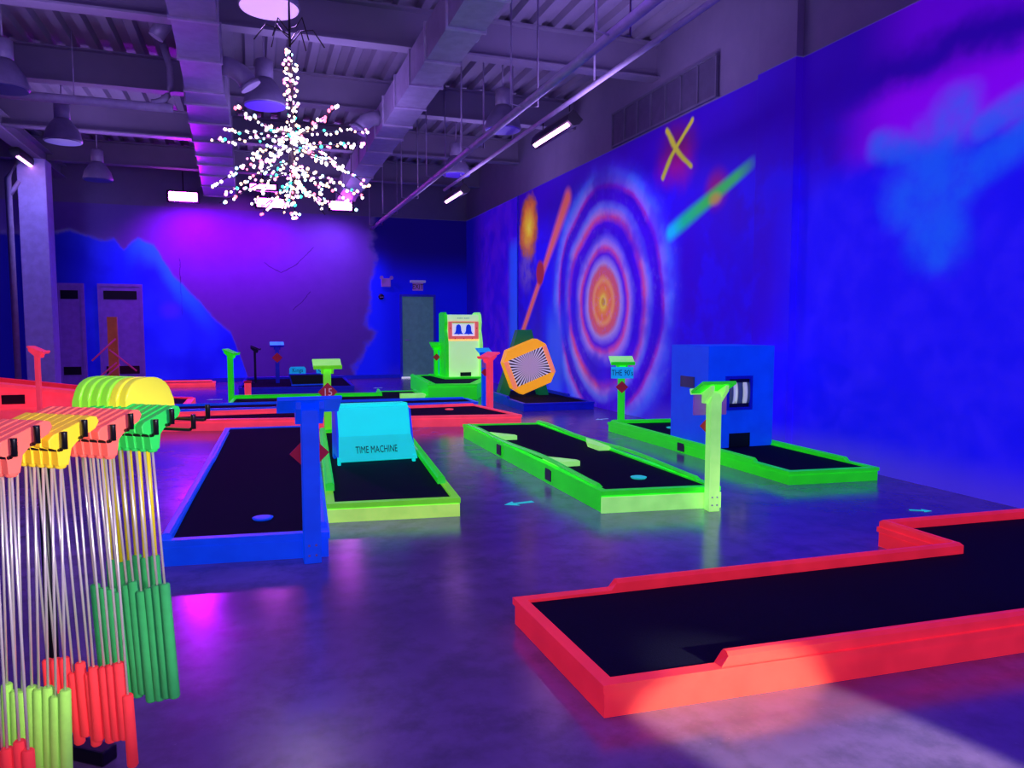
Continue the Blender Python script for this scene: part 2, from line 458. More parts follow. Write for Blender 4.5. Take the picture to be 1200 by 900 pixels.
def struct(name, bm, mat, parent=None):
    o = obj(name, bm, mat, parent)
    if not parent: o['kind'] = 'structure'
    return o
def dup(root, loc=None, label=None, rot=None):
    r = root.copy(); COL.objects.link(r)
    if loc is not None: r.location = loc
    if rot is not None: r.rotation_euler = rot
    if label: r['label'] = label
    for ch in list(root.children):
        c = ch.copy(); COL.objects.link(c); c.parent = r
        for g in list(ch.children):
            d = g.copy(); COL.objects.link(d); d.parent = c
    return r
def text(name, s, size, mat, parent, loc, rot, sx=1., depth=.0015):
    cu = bpy.data.curves.new(name, 'FONT'); cu.body = s; cu.size = size
    cu.align_x = 'CENTER'; cu.align_y = 'CENTER'; cu.extrude = depth; cu.resolution_u = 2
    t = bpy.data.objects.new(name, cu); COL.objects.link(t)
    bpy.context.view_layer.update()
    dg = bpy.context.evaluated_depsgraph_get()
    me = bpy.data.meshes.new_from_object(t.evaluated_get(dg))
    bpy.data.objects.remove(t)
    for v in me.vertices: v.co.x *= sx
    me.materials.clear(); me.materials.append(M[mat])
    o = bpy.data.objects.new(name, me); COL.objects.link(o)
    o.parent = parent; o.location = loc; o.rotation_euler = rot
    return o

# ------------------------------------------------------------------ the room
XW, YB, XL, YN, ZC = 5.52, 19.6, -7.5, -5.0, 5.36
b = bmesh.new(); bx(b, XL, XW + .2, YN, YB + .2, -.1, 0); struct('floor', b, 'floor')
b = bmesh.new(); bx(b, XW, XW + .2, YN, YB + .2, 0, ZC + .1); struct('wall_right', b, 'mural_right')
b = bmesh.new(); bx(b, XL, XW, YB, YB + .2, 0, ZC + .1); struct('wall_back', b, 'mural_back')
b = bmesh.new(); bx(b, XL - .2, XL, YN, YB + .2, 0, ZC + .1); struct('wall_left', b, 'wall_side')
# corrugated roof deck, ribs running away from the camera
b = bmesh.new(); prof = []
x = XL
while x < XW:
    prof += [(x, ZC), (x + .11, ZC), (x + .145, ZC + .08), (x + .265, ZC + .08)]; x += .3
prof.append((x, ZC))
lo = [b.verts.new((p[0], YN, p[1])) for p in prof]; hi = [b.verts.new((p[0], YB + .1, p[1])) for p in prof]
for i in range(len(prof) - 1): b.faces.new((lo[i], hi[i], hi[i + 1], lo[i + 1]))
top0 = [b.verts.new((prof[0][0], YN, ZC + .2)), b.verts.new((prof[-1][0], YN, ZC + .2))]
top1 = [b.verts.new((prof[0][0], YB + .1, ZC + .2)), b.verts.new((prof[-1][0], YB + .1, ZC + .2))]
b.faces.new((top0[0], top0[1], top1[1], top1[0]))
struct('ceiling', b, 'deck')
# roof beams
k = 0
for yb in (3.75, 6.65, 9.6, 12.5, 15.45, 18.4):
    k += 1
    b = bmesh.new()
    bx(b, XL, XW, yb - .11, yb + .11, 4.87, 4.895); bx(b, XL, XW, yb - .012, yb + .012, 4.895, 5.335); bx(b, XL, XW, yb - .11, yb + .11, 5.335, ZC)
    struct('trim_%d' % k, b, 'deck')
# edge girder on the column line, column and pilaster
b = bmesh.new(); bx(b, -4.16, -3.9, 8, YB, 4.72, 4.745); bx(b, -4.04, -4.02, 8, YB, 4.745, 5.0); bx(b, -4.16, -3.9, 8, YB, 5.0, 5.02)
struct('trim_7', b, 'deck')
b = bmesh.new(); bx(b, -4.34, -3.84, 17.4, 17.9, 0, 4.72, .012); struct('trim_8', b, 'column')
b = bmesh.new(); bx(b, XW - .09, XW, 6.57, 7.2, 0, ZC, .006); struct('trim_9', b, 'mural_right')
b = bmesh.new(); bx(b, XW - .012, XW, 15.42, 15.47, 0, 4.2); struct('trim_10', b, 'darkblue')

# doors
def door(name, x0, x1, h, mat, frame, panes, handle=None):
    b = bmesh.new(); bx(b, x0, x1, YB - .045, YB - .002, .01, h, .004)
    d = struct(name, b, mat)
    b = bmesh.new(); f = .06
    bx(b, x0 - f, x0, YB - .07, YB - .001, 0, h + f); bx(b, x1, x1 + f, YB - .07, YB - .001, 0, h + f); bx(b, x0, x1, YB - .07, YB - .001, h, h + f)
    obj('door_frame', b, frame, d)
    for a0, a1, z0, z1, nm in panes:
        b = bmesh.new(); bx(b, a0, a1, YB - .06, YB - .046, z0, z1, .004); obj(nm, b, 'door_dark', d)
    if handle:
        b = bmesh.new(); tube(b, [(handle, YB - .045, 1.0), (handle, YB - .1, 1.0), (handle + .11, YB - .1, 1.0)], .012, 8); obj('door_handle', b, 'white_metal', d)
    return d
door('door_1', 3.74, 4.58, 2.15, 'door_grey', 'frame_blue', [], 3.82)
door('door_2', -4.17, -3.72, 2.3, 'door_violet', 'door_violet', [(-4.14, -3.78, 2.0, 2.2, 'top_pane'), (-4.14, -3.78, .25, .44, 'kick_plate')])
door('door_3', -3.32, -2.5, 2.3, 'door_violet', 'door_violet', [(-3.26, -2.56, 2.0, 2.2, 'top_pane'), (-3.26, -2.56, .25, .44, 'kick_plate')])
b = bmesh.new(); bx(b, 3.7, 4.05, YB - .16, YB - .07, 0, .03); struct('trim_11', b, 'screenwhite')  # glowing white strip stands for light leaking under the door
# skirting
b = bmesh.new(); bx(b, -2.4, 3.68, YB - .02, YB, 0, .1, .004); struct('baseboard_back', b, 'darkblue')

# exit sign, strobe, alarm on the back wall
t = thing('exit_sign', 'small exit sign hanging above the grey green door', 'sign', (4.16, YB - .06, 2.42))
b = bmesh.new(); bx(b, -.2, .2, -.09, .06, .1, .16, .006); obj('mounting_bracket', b, 'pale_sign', t)
b = bmesh.new(); bx(b, -.14, .14, -.02, .0, -.11, .1, .004); obj('sign_face', b, 'signback', t)
text('sign_lettering', 'EXIT', .19, 'black', t, (0, -.025, -.01), (PI / 2, 0, 0), .78)
t = thing('emergency_light', 'grey twin head emergency light box left of the exit sign', 'emergency light', (3.32, YB - .05, 2.5))
b = bmesh.new(); bx(b, -.12, .12, -.04, .05, -.1, .12, .012); obj('battery_box', b, 'signback', t)
for s in (-1, 1):
    b = bmesh.new(); lathe(b, [(.02, 0), (.045, .02), (.05, .06)], 14); rot_since(b, 0, Matrix.Translation((s * .13, -.06, .13)) @ Matrix.Rotation(PI / 2, 4, 'X')); obj('lamp_head', b, 'white_metal', t)
t = thing('fire_alarm', 'small round alarm on the wall below the emergency light', 'alarm', (3.2, YB - .001, 2.14))
b = bmesh.new(); lathe(b, [(.075, 0), (.07, .03), (.03, .05)], 20); rot_since(b, 0, Matrix.Rotation(PI / 2, 4, 'X')); obj('alarm_body', b, 'led_housing', t)
b = bmesh.new(); bx(b, -.05, .05, -.06, -.045, -.02, .0); obj('alarm_grille', b, 'white_metal', t)

# vent grille high on the right wall
t = thing('wall_grille', 'long barred vent grille high on the white strip of the mural wall', 'vent', (XW - .02, 9.45, 4.47))
b = bmesh.new(); bx(b, -.015, .015, -1.38, 1.42, -.23, .24); obj('mesh_panel', b, 'dark_gap', t)
b = bmesh.new()
for i in range(8):
    yy = -1.38 + i * .4; bx(b, -.035, .0, yy - .012, yy + .012, -.25, .26)
bx(b, -.035, 0, -1.4, 1.44, .24, .27); bx(b, -.035, 0, -1.4, 1.44, -.26, -.23)
obj('grille_bars', b, 'grey_steel', t)

# ------------------------------------------------------------------ ducts, pipes
def duct(name, label, secs, zb, h):
    """secs: list of (y, xl, xr)"""
    t = thing(name, label, 'duct', (sum(s[1] + s[2] for s in secs) / 2 / len(secs), secs[0][0], zb))
    for i, ((y0, a0, c0), (y1, a1, c1)) in enumerate(zip(secs, secs[1:])):
        b = bmesh.new()
        vs = [b.verts.new(p) for p in ((a0, y0, zb), (c0, y0, zb), (c0, y0, zb + h), (a0, y0, zb + h), (a1, y1 - .03, zb), (c1, y1 - .03, zb), (c1, y1 - .03, zb + h), (a1, y1 - .03, zb + h))]
        for f in ((0, 1, 2, 3), (7, 6, 5, 4), (0, 4, 5, 1), (1, 5, 6, 2), (2, 6, 7, 3), (3, 7, 4, 0)): b.faces.new([vs[q] for q in f])
        world('duct_section', b, 'lavender_metal', t)
        e = .022
        b = bmesh.new(); bx(b, a1 - e, c1 + e, y1 - .035, y1 + .012, zb - e, zb + h + e)
        world('seam_flange', b, 'white_metal', t)
    return t
d1 = duct('air_duct', 'square white air duct on the left with stepped seams, left of the light chandelier', [(5.8, -.70, -.25), (7.0, -.70, -.25), (8.25, -.69, -.26), (9.45, -.71, -.27), (10.68, -.74, -.28), (11.3, -.78, -.24), (12.3, -.81, -.25), (13.5, -.84, -.25), (14.6, -.87, -.26), (15.4, -.89, -.27), (16.5, -.92, -.28), (17.7, -.96, -.29), (19.0, -.99, -.30)], 4.42, .42)
d2 = duct('air_duct', 'square white air duct right of the light chandelier, tinted green near the camera', [(5.6, 1.94, 2.33), (6.8, 1.94, 2.33), (7.6, 1.95, 2.34), (8.6, 1.95, 2.34), (9.5, 1.95, 2.35), (10.5, 1.95, 2.36), (11.5, 1.95, 2.37), (12.3, 1.95, 2.38), (13.3, 1.96, 2.38), (14.4, 1.97, 2.39), (15.6, 1.98, 2.40), (17.0, 1.99, 2.42), (18.6, 2.0, 2.43)], 4.42, .40)
def outlet(par, x, y, z, s):
    b = bmesh.new(); pts = []
    for i in range(6):
        a = i / 5 * 1.1
        pts.append((x + s * (.34 * math.sin(a)), y, z - .34 * (1 - math.cos(a))))
    tube(b, pts, .115, 16); p2 = Vector(pts[-1]); d = (Vector(pts[-1]) - Vector(pts[-2])).normalized()
    tube(b, [p2, p2 + d * .05], .135, 16)
    world('air_outlet', b, 'lavender_metal', par)
outlet(d1, -.27, 10.05, 4.58, 1); outlet(d2, 1.95, 11.9, 4.62, -1)
for yy in (8.0, 10.2, 13.0): 
    b = bmesh.new(); bx(b, 2.34, 2.42, yy, yy + .12, 4.5, 4.62, .01); world('junction_box', b, 'white_metal', d2)

def pipe_run(label, x, z, r, y0, y1, hang, mat='white_metal', hw=.0):
    t = thing('ceiling_pipe', label, 'pipe', (x, y0, z))
    b = bmesh.new(); tube(b, [(x, y0, z), (x, (y0 + y1) / 2, z), (x, y1, z)], r, 14); world('pipe_body', b, mat, t)
    for y in hang:
        for dx in ((-hw, hw) if hw else (0,)):
            b = bmesh.new(); tube(b, [(x + dx, y, ZC + .02), (x + dx, y, z)] + ([(x, y, z - .02)] if hw else []), .011, 6); world('hanger_rod', b, mat, t)
    return t
pipe_run('long pale sprinkler pipe hung on pairs of rods along the mural side', 2.97, 3.88, .045, 3.0, 19.55, [5.9, 8.1, 10.2, 12.4, 14.6, 16.8, 18.8], hw=.16)
pipe_run('thin conduit nearest the mural wall carrying the violet tube lights', 3.84, 4.2, .03, 3.0, 15.3, [5.0, 8.1, 11.0, 14.0])
t = thing('bent_pipe', 'horizontal pipe with upturned elbow at the upper left under the roof beams', 'pipe', (-2.8, 11.7, 4.45))
b = bmesh.new(); tube(b, [(-7.0, 11.7, 4.44), (-3, 11.7, 4.44), (-.98, 11.7, 4.44)], .062, 12); world('pipe_run', b, 'white_metal', t)
b = bmesh.new(); pts = [(-1.25 + .25 * math.sin(a), 11.7, 4.5 + .25 * (1 - math.cos(a))) for a in [i * PI / 12 for i in range(7)]] + [(-1.0, 11.7, 5.0), (-1.08, 11.7, 5.3)]
tube(b, pts, .045, 12); world('elbow_pipe', b, 'white_metal', t)
b = bmesh.new(); tube(b, [(-2.2, 11.7, 4.46), (-2.2, 11.7, 5.35)], .008, 6); world('hanger_rod', b, 'white_metal', t)
t = thing('spot_lamp', 'white cylinder spot lamp beside the left air duct', 'lamp', (-.98, 10.4, 5.05))
b = bmesh.new(); lathe(b, [(.09, -.12), (.1, .1), (.05, .14)], 18); rot_since(b, 0, Matrix.Rotation(.5, 4, 'Y')); obj('lamp_can', b, 'lavender_metal', t)
b = bmesh.new(); tube(b, [(0, 0, .1), (.02, 0, .31)], .02, 8); obj('lamp_stem', b, 'white_metal', t)
t = thing('drain_pipe', 'thin white pipe standing left of the square column', 'pipe', (-4.5, 17.42, 0))
b = bmesh.new(); tube(b, [(-4.5, 17.42, 0), (-4.5, 17.42, 4.3), (-4.3, 17.42, 4.66)], .06, 12); world('riser', b, 'white_metal', t)
b = bmesh.new(); tube(b, [(-4.5, 17.42, 3.95), (-4.3, 17.42, 4.25)], .045, 12); world('branch_pipe', b, 'white_metal', t)

# high bay lamps
def highbay(label, loc, lens, group='high bay lamps under the roof'):
    t = thing('high_bay_lamp', label, 'lamp', loc, 0, group)
    b = bmesh.new(); lathe(b, [(.27, 0), (.275, .02), (.24, .16), (.15, .30), (.1, .36)], 36); obj('dome_shade', b, 'lamp_shade', t)
    b = bmesh.new(); lathe(b, [(.09, .34), (.115, .36), (.115, .58), (.08, .6)], 24); obj('ballast_can', b, 'lavender_metal', t)
    b = bmesh.new(); lathe(b, [(.255, -.012), (.262, .004)], 36); obj('diffuser', b, lens, t)
    b = bmesh.new(); tube(b, [(0, 0, .58), (0, 0, ZC + .05 - loc[2])], .012, 6); obj('hanging_rod', b, 'white_metal', t)
    return t
highbay('brightest high bay lamp with a glowing lavender disc above the light chandelier', (.22, 7.4, 4.3), 'lens')
highbay('pale domed high bay lamp behind the light chandelier trunk', (.23, 10.63, 4.3), 'lens_dim')
highbay('domed high bay lamp nearest the left edge of the picture', (-2.81, 10.93, 4.3), 'lens_off')
highbay('dim blue lit high bay lamp left of the left air duct, nearer one', (-2.76, 13.71, 4.3), 'lens_off')
highbay('dim high bay lamp farther back left of the left air duct', (-2.85, 17.05, 4.3), 'lens_off')
highbay('domed high bay lamp seen above the long sprinkler pipe, nearer one', (3.6, 10.75, 4.3), 'lens_dim')
highbay('domed high bay lamp seen below the sprinkler pipe, farther one', (3.8, 14.2, 4.3), 'lens_dim')

# ultraviolet tube fixtures
def tube_light(label, loc, L, rz, tilt):
    t = thing('tube_light', label, 'light', loc, rz, 'violet tube lights')
    b = bmesh.new(); slab_xz(b, [(-.09, -.03), (-.05, -.1), (.05, -.1), (.09, -.03), (.09, .05), (-.09, .05)], -L / 2, L / 2); h = obj('housing', b, 'led_housing', t); h.rotation_euler = (0, tilt, 0)
    b = bmesh.new(); bx(b, -.026, .026, -L / 2 + .06, L / 2 - .06, -.118, -.1, .005); q = obj('glowing_tube', b, 'tube', t); q.rotation_euler = (0, tilt, 0)
    for s in (-1, 1):
        b = bmesh.new(); tube(b, [(0, s * L * .35, .05), (0, s * L * .35, .24)], .008, 6); obj('hanger', b, 'led_housing', t)
    return t
tube_light('nearer violet tube light in black housing hung beside the mural wall', (3.85, 9.3, 3.97), 1.3, 0, .75)
tube_light('farther violet tube light in black housing near the back corner', (3.85, 14.35, 3.97), 1.3, 0, .75)
tube_light('violet tube light on the girder above the left column', (-4.12, 17.1, 4.66), 1.3, 0, -.3)

# magenta floods at the back
def flood(label, x, z, y=18.75, w=.6, h=.2, mat='flood'):
    t = thing('flood_light', label, 'light', (x, y, z), 0, 'magenta flood lights by the back wall')
    b = bmesh.new(); bx(b, -w / 2 - .05, w / 2 + .05, -.02, .1, -h / 2 - .04, h / 2 + .04, .02); obj('housing', b, 'led_housing', t)
    b = bmesh.new(); bx(b, -w / 2, w / 2, -.04, -.015, -h / 2, h / 2, .02); obj('lens', b, mat, t)
    b = bmesh.new(); tube(b, [(0, .05, h / 2), (0, .05, 4.9 - z)], .015, 6); obj('mounting_arm', b, 'led_housing', t)
    return t
flood('magenta flood light above the blue hill on the back wall', -1.42, 4.32)
flood('magenta flood light seen through the chandelier branches', .47, 4.28)
flood('magenta flood light right of the chandelier on the back wall', 2.12, 4.3, w=.5)
flood('slim magenta strip light behind the chandelier', .3, 4.5, 17.9, .55, .1)
flood('small magenta light beside the right air duct', 2.25, 4.75, 17.9, .2, .26)

# ------------------------------------------------------------------ light chandelier
def chandelier():
    cx, cy = .375, 7.05
    t = thing('branch_chandelier', 'hanging bare branch chandelier wrapped in bright coloured fairy lights', 'chandelier', (cx, cy, 2.45))
    b = bmesh.new(); tube(b, [(cx, cy, 5.3), (cx, cy, 3.85)], .01, 8)
    for a in range(6):
        A = a * 1.05; tube(b, [(cx, cy, 3.86 + .03 * a), (cx + .1 * math.cos(A), cy + .1 * math.sin(A), 4.0), (cx + .2 * math.cos(A), cy + .12 * math.sin(A), 4.02 + .03 * (a % 3)), (cx + .3 * math.cos(A), cy + .16 * math.sin(A), 3.88)], .006, 5)
    world('hanging_cable', b, 'wire', t)
    b = bmesh.new(); tube(b, [(cx + .015 * math.sin(i * 2.), cy + .015 * math.cos(i * 1.7), 2.55 + i * (1.28 / 9)) for i in range(10)], .022, 8); world('trunk', b, 'brown', t)
    R = random.Random(11); bulbs = []
    for i in range(46):
        z = 3.05 + i * .017
        for q in range(2):
            a = R.uniform(0, 6.28); rr = .03 + .035 * R.random()
            bulbs.append((cx + rr * math.cos(a), cy + rr * math.sin(a), z + R.uniform(-.03, .03)))
    # (height at trunk, length, drop, count, phase, bulbs per branch)
    levels = [(3.10, .68, .10, 5, .15, 15), (3.04, .66, -.06, 5, .8, 14), (2.98, .70, -.30, 5, .3, 16), (2.84, .66, -.30, 5, .95, 15), (2.74, .60, -.26, 4, .2, 12), (2.66, .34, -.24, 6, .5, 8)]
    for z0, L, dz, nb, ph, nl in levels:
        for q in range(nb):
            a = 2 * PI * q / nb + ph + R.uniform(-.15, .15); LL = L * R.uniform(.85, 1.08)
            pts = []
            for i in range(6):
                f = i / 5; pts.append((cx + math.cos(a) * LL * f, cy + math.sin(a) * LL * f, z0 + dz * f ** 1.4 + .03 * math.sin(f * 3 + q)))
            b = bmesh.new(); tube(b, pts, .009, 6, r1=.004); world('branch', b, 'brown', t)
            for j in range(nl):
                f = min(.999, .1 + .9 * (j + R.uniform(.2, .9)) / nl); i = min(4, int(f * 5)); g = f * 5 - i
                p = Vector(pts[i]).lerp(Vector(pts[i + 1]), g)
                for dup_ in range(2 if R.random() < .5 else 1):
                    bulbs.append((p.x + R.uniform(-.02, .02), p.y + R.uniform(-.02, .02), p.z + R.uniform(-.028, .024)))
    for i in range(34):
        a = R.uniform(0, 6.28); rr = R.uniform(.01, .1); bulbs.append((cx + rr * math.cos(a), cy + rr * math.sin(a), R.uniform(2.36, 3.05)))
    bulbs.sort(key=lambda p: p[1] + .3 * R.random())
    protos = []
    for mi, mat in enumerate(LED):
        b = bmesh.new(); bmesh.ops.create_icosphere(b, subdivisions=1, radius=.0145)
        for v in b.verts: v.co.z *= 1.3
        me = bpy.data.meshes.new('fairy_light'); b.to_mesh(me); b.free(); me.materials.append(mat); protos.append(me)
    w = [0, 0, 0, 0, 0, 1, 1, 1, 2, 2, 3, 3, 4, 5]
    for p in bulbs[:100]:
        o = bpy.data.objects.new('fairy_light', protos[R.choice(w)]); COL.objects.link(o); o.parent = t; o.location = Vector(p) - Vector(t.location)
    b = bmesh.new()
    for p in bulbs[100:]:
        n0 = len(b.faces); bmesh.ops.create_icosphere(b, subdivisions=1, radius=.0145 * R.uniform(.75, 1.15), matrix=Matrix.Translation(p))
        mi = R.choice(w); b.faces.ensure_lookup_table()
        for f in b.faces[n0:]: f.material_index = mi
    bmesh.ops.translate(b, vec=-Vector(t.location), verts=b.verts[:])
    me = bpy.data.meshes.new('fairy_light_strands'); b.to_mesh(me); b.free()
    for m in LED: me.materials.append(m)
    o = bpy.data.objects.new('fairy_light_strands', me); COL.objects.link(o); o.parent = t; o['kind'] = 'stuff'
    for p in me.polygons: p.use_smooth = True
chandelier()

# ------------------------------------------------------------------ podium (score stand)
def podium(label, x, y, rz, mat, topmat=None, diamond=None, num=None, sign=None, signmat='signblue', H=.95, z0=0., dz=.57, sz=.735, bw=.33, dr=.115, pw=.085, sw=.3):
    t = thing('score_podium', label, 'podium', (x, y, z0), rz, 'score podiums beside the holes')
    h = pw / 2
    b = bmesh.new(); bx(b, -h, h, -h, h, 0, H - .06, .005); obj('post', b, mat, t)
    k = 0
    b = bmesh.new(); bx(b, -bw / 2, bw / 2, -.105, .105, -.012, .012, .004); R = Matrix.Translation((0, -.01, H - .03)) @ Matrix.Rotation(math.radians(24), 4, 'X'); rot_since(b, 0, R); obj('writing_board', b, topmat or mat, t)
    b = bmesh.new(); bx(b, -bw / 2, bw / 2, -.125, -.104, -.014, .03, .003); rot_since(b, 0, R); obj('lip', b, mat, t)
    for s in (-1, 1):
        b = bmesh.new(); slab_yz(b, [(-.085, H - .085), (.09, H - .008), (.09, H - .05), (-.02, H - .15), (-.06, H - .15)], s * (h + .015) - .014, s * (h + .015) + .014); obj('cleat', b, mat, t)
    if diamond:
        b = bmesh.new(); r = dr; slab_xz(b, [(0, dz - r), (r, dz), (0, dz + r), (-r, dz)], -h - .012, -h - .002); d = obj('number_plate', b, diamond, t)
        if num: text('plate_number', num, .13, 'inkred', d, (0, -h - .014, dz - .005), (PI / 2, 0, 0), .9)
    if sign is not None:
        b = bmesh.new(); bx(b, -sw / 2, sw / 2, -h - .03, -h - .012, sz - .078, sz + .078, .003); s_ = obj('name_sign', b, signmat, t)
        if sign: text('sign_lettering', sign, .11, 'ink', s_, (0, -h - .033, sz - .004), (PI / 2, 0, 0), .72)
    for s in (-1, 1):
        for zz in (.05, .11):
            b = bmesh.new(); lathe(b, [(.007, 0), (.007, .006)], 8); rot_since(b, 0, Matrix.Translation((s * .02, h, zz)) @ Matrix.Rotation(-PI / 2, 4, 'X')); obj('screw', b, 'white_metal', t)
    return t

# ------------------------------------------------------------------ mini golf holes
def course(label, mat, poly, h=.12, trim=.034, rails=(), cup=None, cupmat=None, railmat=None, lip=.05, trimmat=None, carpet=True, over=.009):
    """poly counter-clockwise (x,y). rails: (points, z1, heights)"""
    cx = sum(p[0] for p in poly) / len(poly); cy = sum(p[1] for p in poly) / len(poly)
    t = thing('putting_hole', label, 'mini golf hole', (cx, cy, 0))
    b = bmesh.new(); prism(b, poly, 0, h - trim); world('base_frame', b, mat, t)
    b = bmesh.new(); ring(b, inset(poly, -over), inset(poly, lip), h - trim + .004, h); world('edge_trim', b, trimmat or mat, t)
    if carpet:
        b = bmesh.new(); prism(b, inset(poly, lip - .002), h - trim, h - .014); world('turf_carpet', b, 'turf', t)
    for r in rails:
        b = bmesh.new(); rail_bm(b, r[0], r[3] if len(r) > 3 else .05, h - .002, r[1], r[2] if len(r) > 2 else None); world('side_rail', b, railmat or mat, t)
    if cup:
        b = bmesh.new(); lathe(b, [(.055, h - .016), (.066, h - .004), (.066, h - .002), (.05, h + .002)], 28, (cup[0], cup[1], 0)); world('cup_cover', b, cupmat or mat, t)
    return t
def block(t, poly, z0, z1, mat, name='bumper_block'):
    b = bmesh.new(); prism(b, poly, z0, z1); return world(name, b, mat, t)

# A: blue hole on the left
A = course('blue hole with black turf left of the time machine hole', 'blue', [(-.53, 4.65), (.40, 4.53), (.69, 9.5), (-.34, 9.6)], .155, .045,
           rails=[([(-.335, 9.2), (-.41, 7.2)], .172), ([(-.42, 7.3), (-.54, 4.66)], .185, None, .06), ([(.405, 4.62), (.525, 6.6), (.672, 9.2)], .185)], cup=(.03, 5.02), cupmat='blue')
podium('blue score podium with its board facing away at the blue hole corner', .30, 4.47, PI, 'blue', diamond='diamond', dz=.64, bw=.36, H=.97, pw=.1)
# B: time machine hole
B = course('lime green hole with the turquoise time machine ramp', 'lime', [(.47, 5.33), (1.40, 5.2), (1.72, 8.95), (.73, 9.05)], .135, .04, railmat='green', trimmat='lime',
           rails=[([(.72, 9.0), (.495, 5.75)], .19, None, .065), ([(1.43, 5.72), (1.71, 8.9)], .19, None, .065), ([(1.71, 8.93), (.73, 9.03)], .16)], cup=None)
block(B, [(.466, 5.318), (1.402, 5.188), (1.404, 5.2), (.468, 5.33)], 0, .094, 'litlime', 'front_board')  # front face painted paler for the white light falling on it
t = thing('time_machine_ramp', 'turquoise time machine obstacle straddling the lime green hole', 'obstacle', (1.06, 7.0, .12))
prof = [(-.17, .03), (-.06, .25), (.04, .49), (.09, .5), (.36, .5), (.36, .03)]
def tm(xs, yz, x0, x1):
    b = bmesh.new(); slab_yz(b, yz, x0, x1); return b
b = bmesh.new()
for (p, q) in (((.0 - .06, .25), (.05, .50)), ((.05, .50), (.09, .515)), ((.09, .515), (.36, .50)), ((.36, .5), (.36, .02))):
    y0, z0 = p; y1, z1 = q; v = [b.verts.new(c) for c in ((-.335, y0, z0), (.335, y0, z0), (.335, y1, z1), (-.335, y1, z1))]; b.faces.new(v)
o = obj('hood_panel', b, 'cyan', t); m_ = o.modifiers.new('thick', 'SOLIDIFY'); m_.thickness = .018
b = bmesh.new(); v = [b.verts.new(c) for c in ((-.35, -.175, .035), (.375, -.175, .035), (.337, -.06, .25), (-.337, -.06, .25))]; b.faces.new(v)
o = obj('front_panel', b, 'cyanlow', t); m_ = o.modifiers.new('thick', 'SOLIDIFY'); m_.thickness = .018
lean = math.atan2(.115, .215)
text('ramp_lettering', 'TIME MACHINE', .098, 'ink', o, (.0, -.136, .128), (PI / 2 - lean, 0, 0), .58)
for s in (-1, 1):
    b = bmesh.new(); slab_yz(b, [(-.16, .02), (-.06, .24), (.05, .48), (.35, .49), (.35, .0), (.22, .0), (.2, .06), (-.1, .06), (-.12, .02)], s * .345 - .012, s * .345 + .012); obj('side_panel', b, 'blue', t)
    b = bmesh.new(); bx(b, s * .345 - .014, s * .345 + .014, -.165, -.12, 0, .07, .003); obj('foot', b, 'cyan', t)
podium('lime green score podium with a cream board behind the time machine', .83, 9.15, 0, 'lime', 'palegreen', 'diamond', '15', H=.97, bw=.33, dz=.6)
# C: centre green hole with a hump
hp = lambda y: .035 * math.exp(-((y - 6.2) / .75) ** 2) + .02 * math.exp(-((y - 8.3) / .5) ** 2)
ys = [8.75, 8.4, 8.0, 7.6, 7.2, 6.8, 6.5, 6.2, 5.9, 5.6, 5.3, 5.05]
C_ = course('bright green hole with three wedge bumpers in the middle of the floor', 'green', [(2.43, 4.94), (3.36, 4.80), (3.42, 8.72), (2.46, 8.9)], .165, .04, trimmat='green',
            rails=[([(2.452 - .008 * (8.9 - y) / 4, y) for y in ys], .186, [hp(y) for y in ys]), ([(3.362 + .055 * (y - 4.8) / 3.9, y) for y in ys[::-1]], .186, [hp(y) for y in ys[::-1]])], cup=(2.95, 5.32), cupmat='tape')
for pp in ([(2.5, 7.6), (2.5, 7.95), (2.70, 7.66), (2.70, 7.58)], [(2.5, 5.98), (2.5, 6.32), (2.72, 6.04), (2.72, 5.97)], [(3.35, 6.62), (3.35, 7.2), (3.23, 6.9), (3.23, 6.64)]):
    block(C_, pp, .15, .195, 'palegreen')
for yy in (7.35, 5.95):
    block(C_, [(2.428, yy), (2.44, yy), (2.44, yy + .13), (2.428, yy + .13)], .03, .135, 'brown', 'hinge_plate')
block(C_, [(2.42, 4.92), (3.37, 4.785), (3.372, 4.8), (2.422, 4.935)], .0, .12, 'palegreen', 'front_board')  # paler sheet over the front, white light put into its colour
podium('tall pale green score podium at the near corner of the middle green hole', 3.25, 4.73, PI - .12, 'palegreen', 'green', diamond='diamond', dz=.64, sign='', signmat='signback', sz=.80, H=.965, bw=.27, dr=.085, sw=.27)  # pale post colour includes the white light on its front
# D: green hole along the wall with the blue slot box
D = course('green hole along the mural wall under the blue slot machine box', 'green', [(4.41, 5.27), (5.3, 5.17), (5.34, 8.62), (4.42, 8.8)], .12, .034,
           rails=[([(4.412, 8.75), (4.405, 5.75)], .155), ([(5.30, 5.5), (5.33, 6.7)], .155), ([(5.34, 8.6), (4.43, 8.76)], .155)], cup=(4.95, 8.1), cupmat='tape')
block(D, [(4.40, 6.95), (4.413, 6.95), (4.413, 7.08), (4.40, 7.08)], .02, .11, 'brown', 'hinge_plate')
t = thing('slot_machine_box', 'big blue box with reel windows standing on the green hole by the wall', 'obstacle', (4.87, 6.95, .106))
b = bmesh.new()
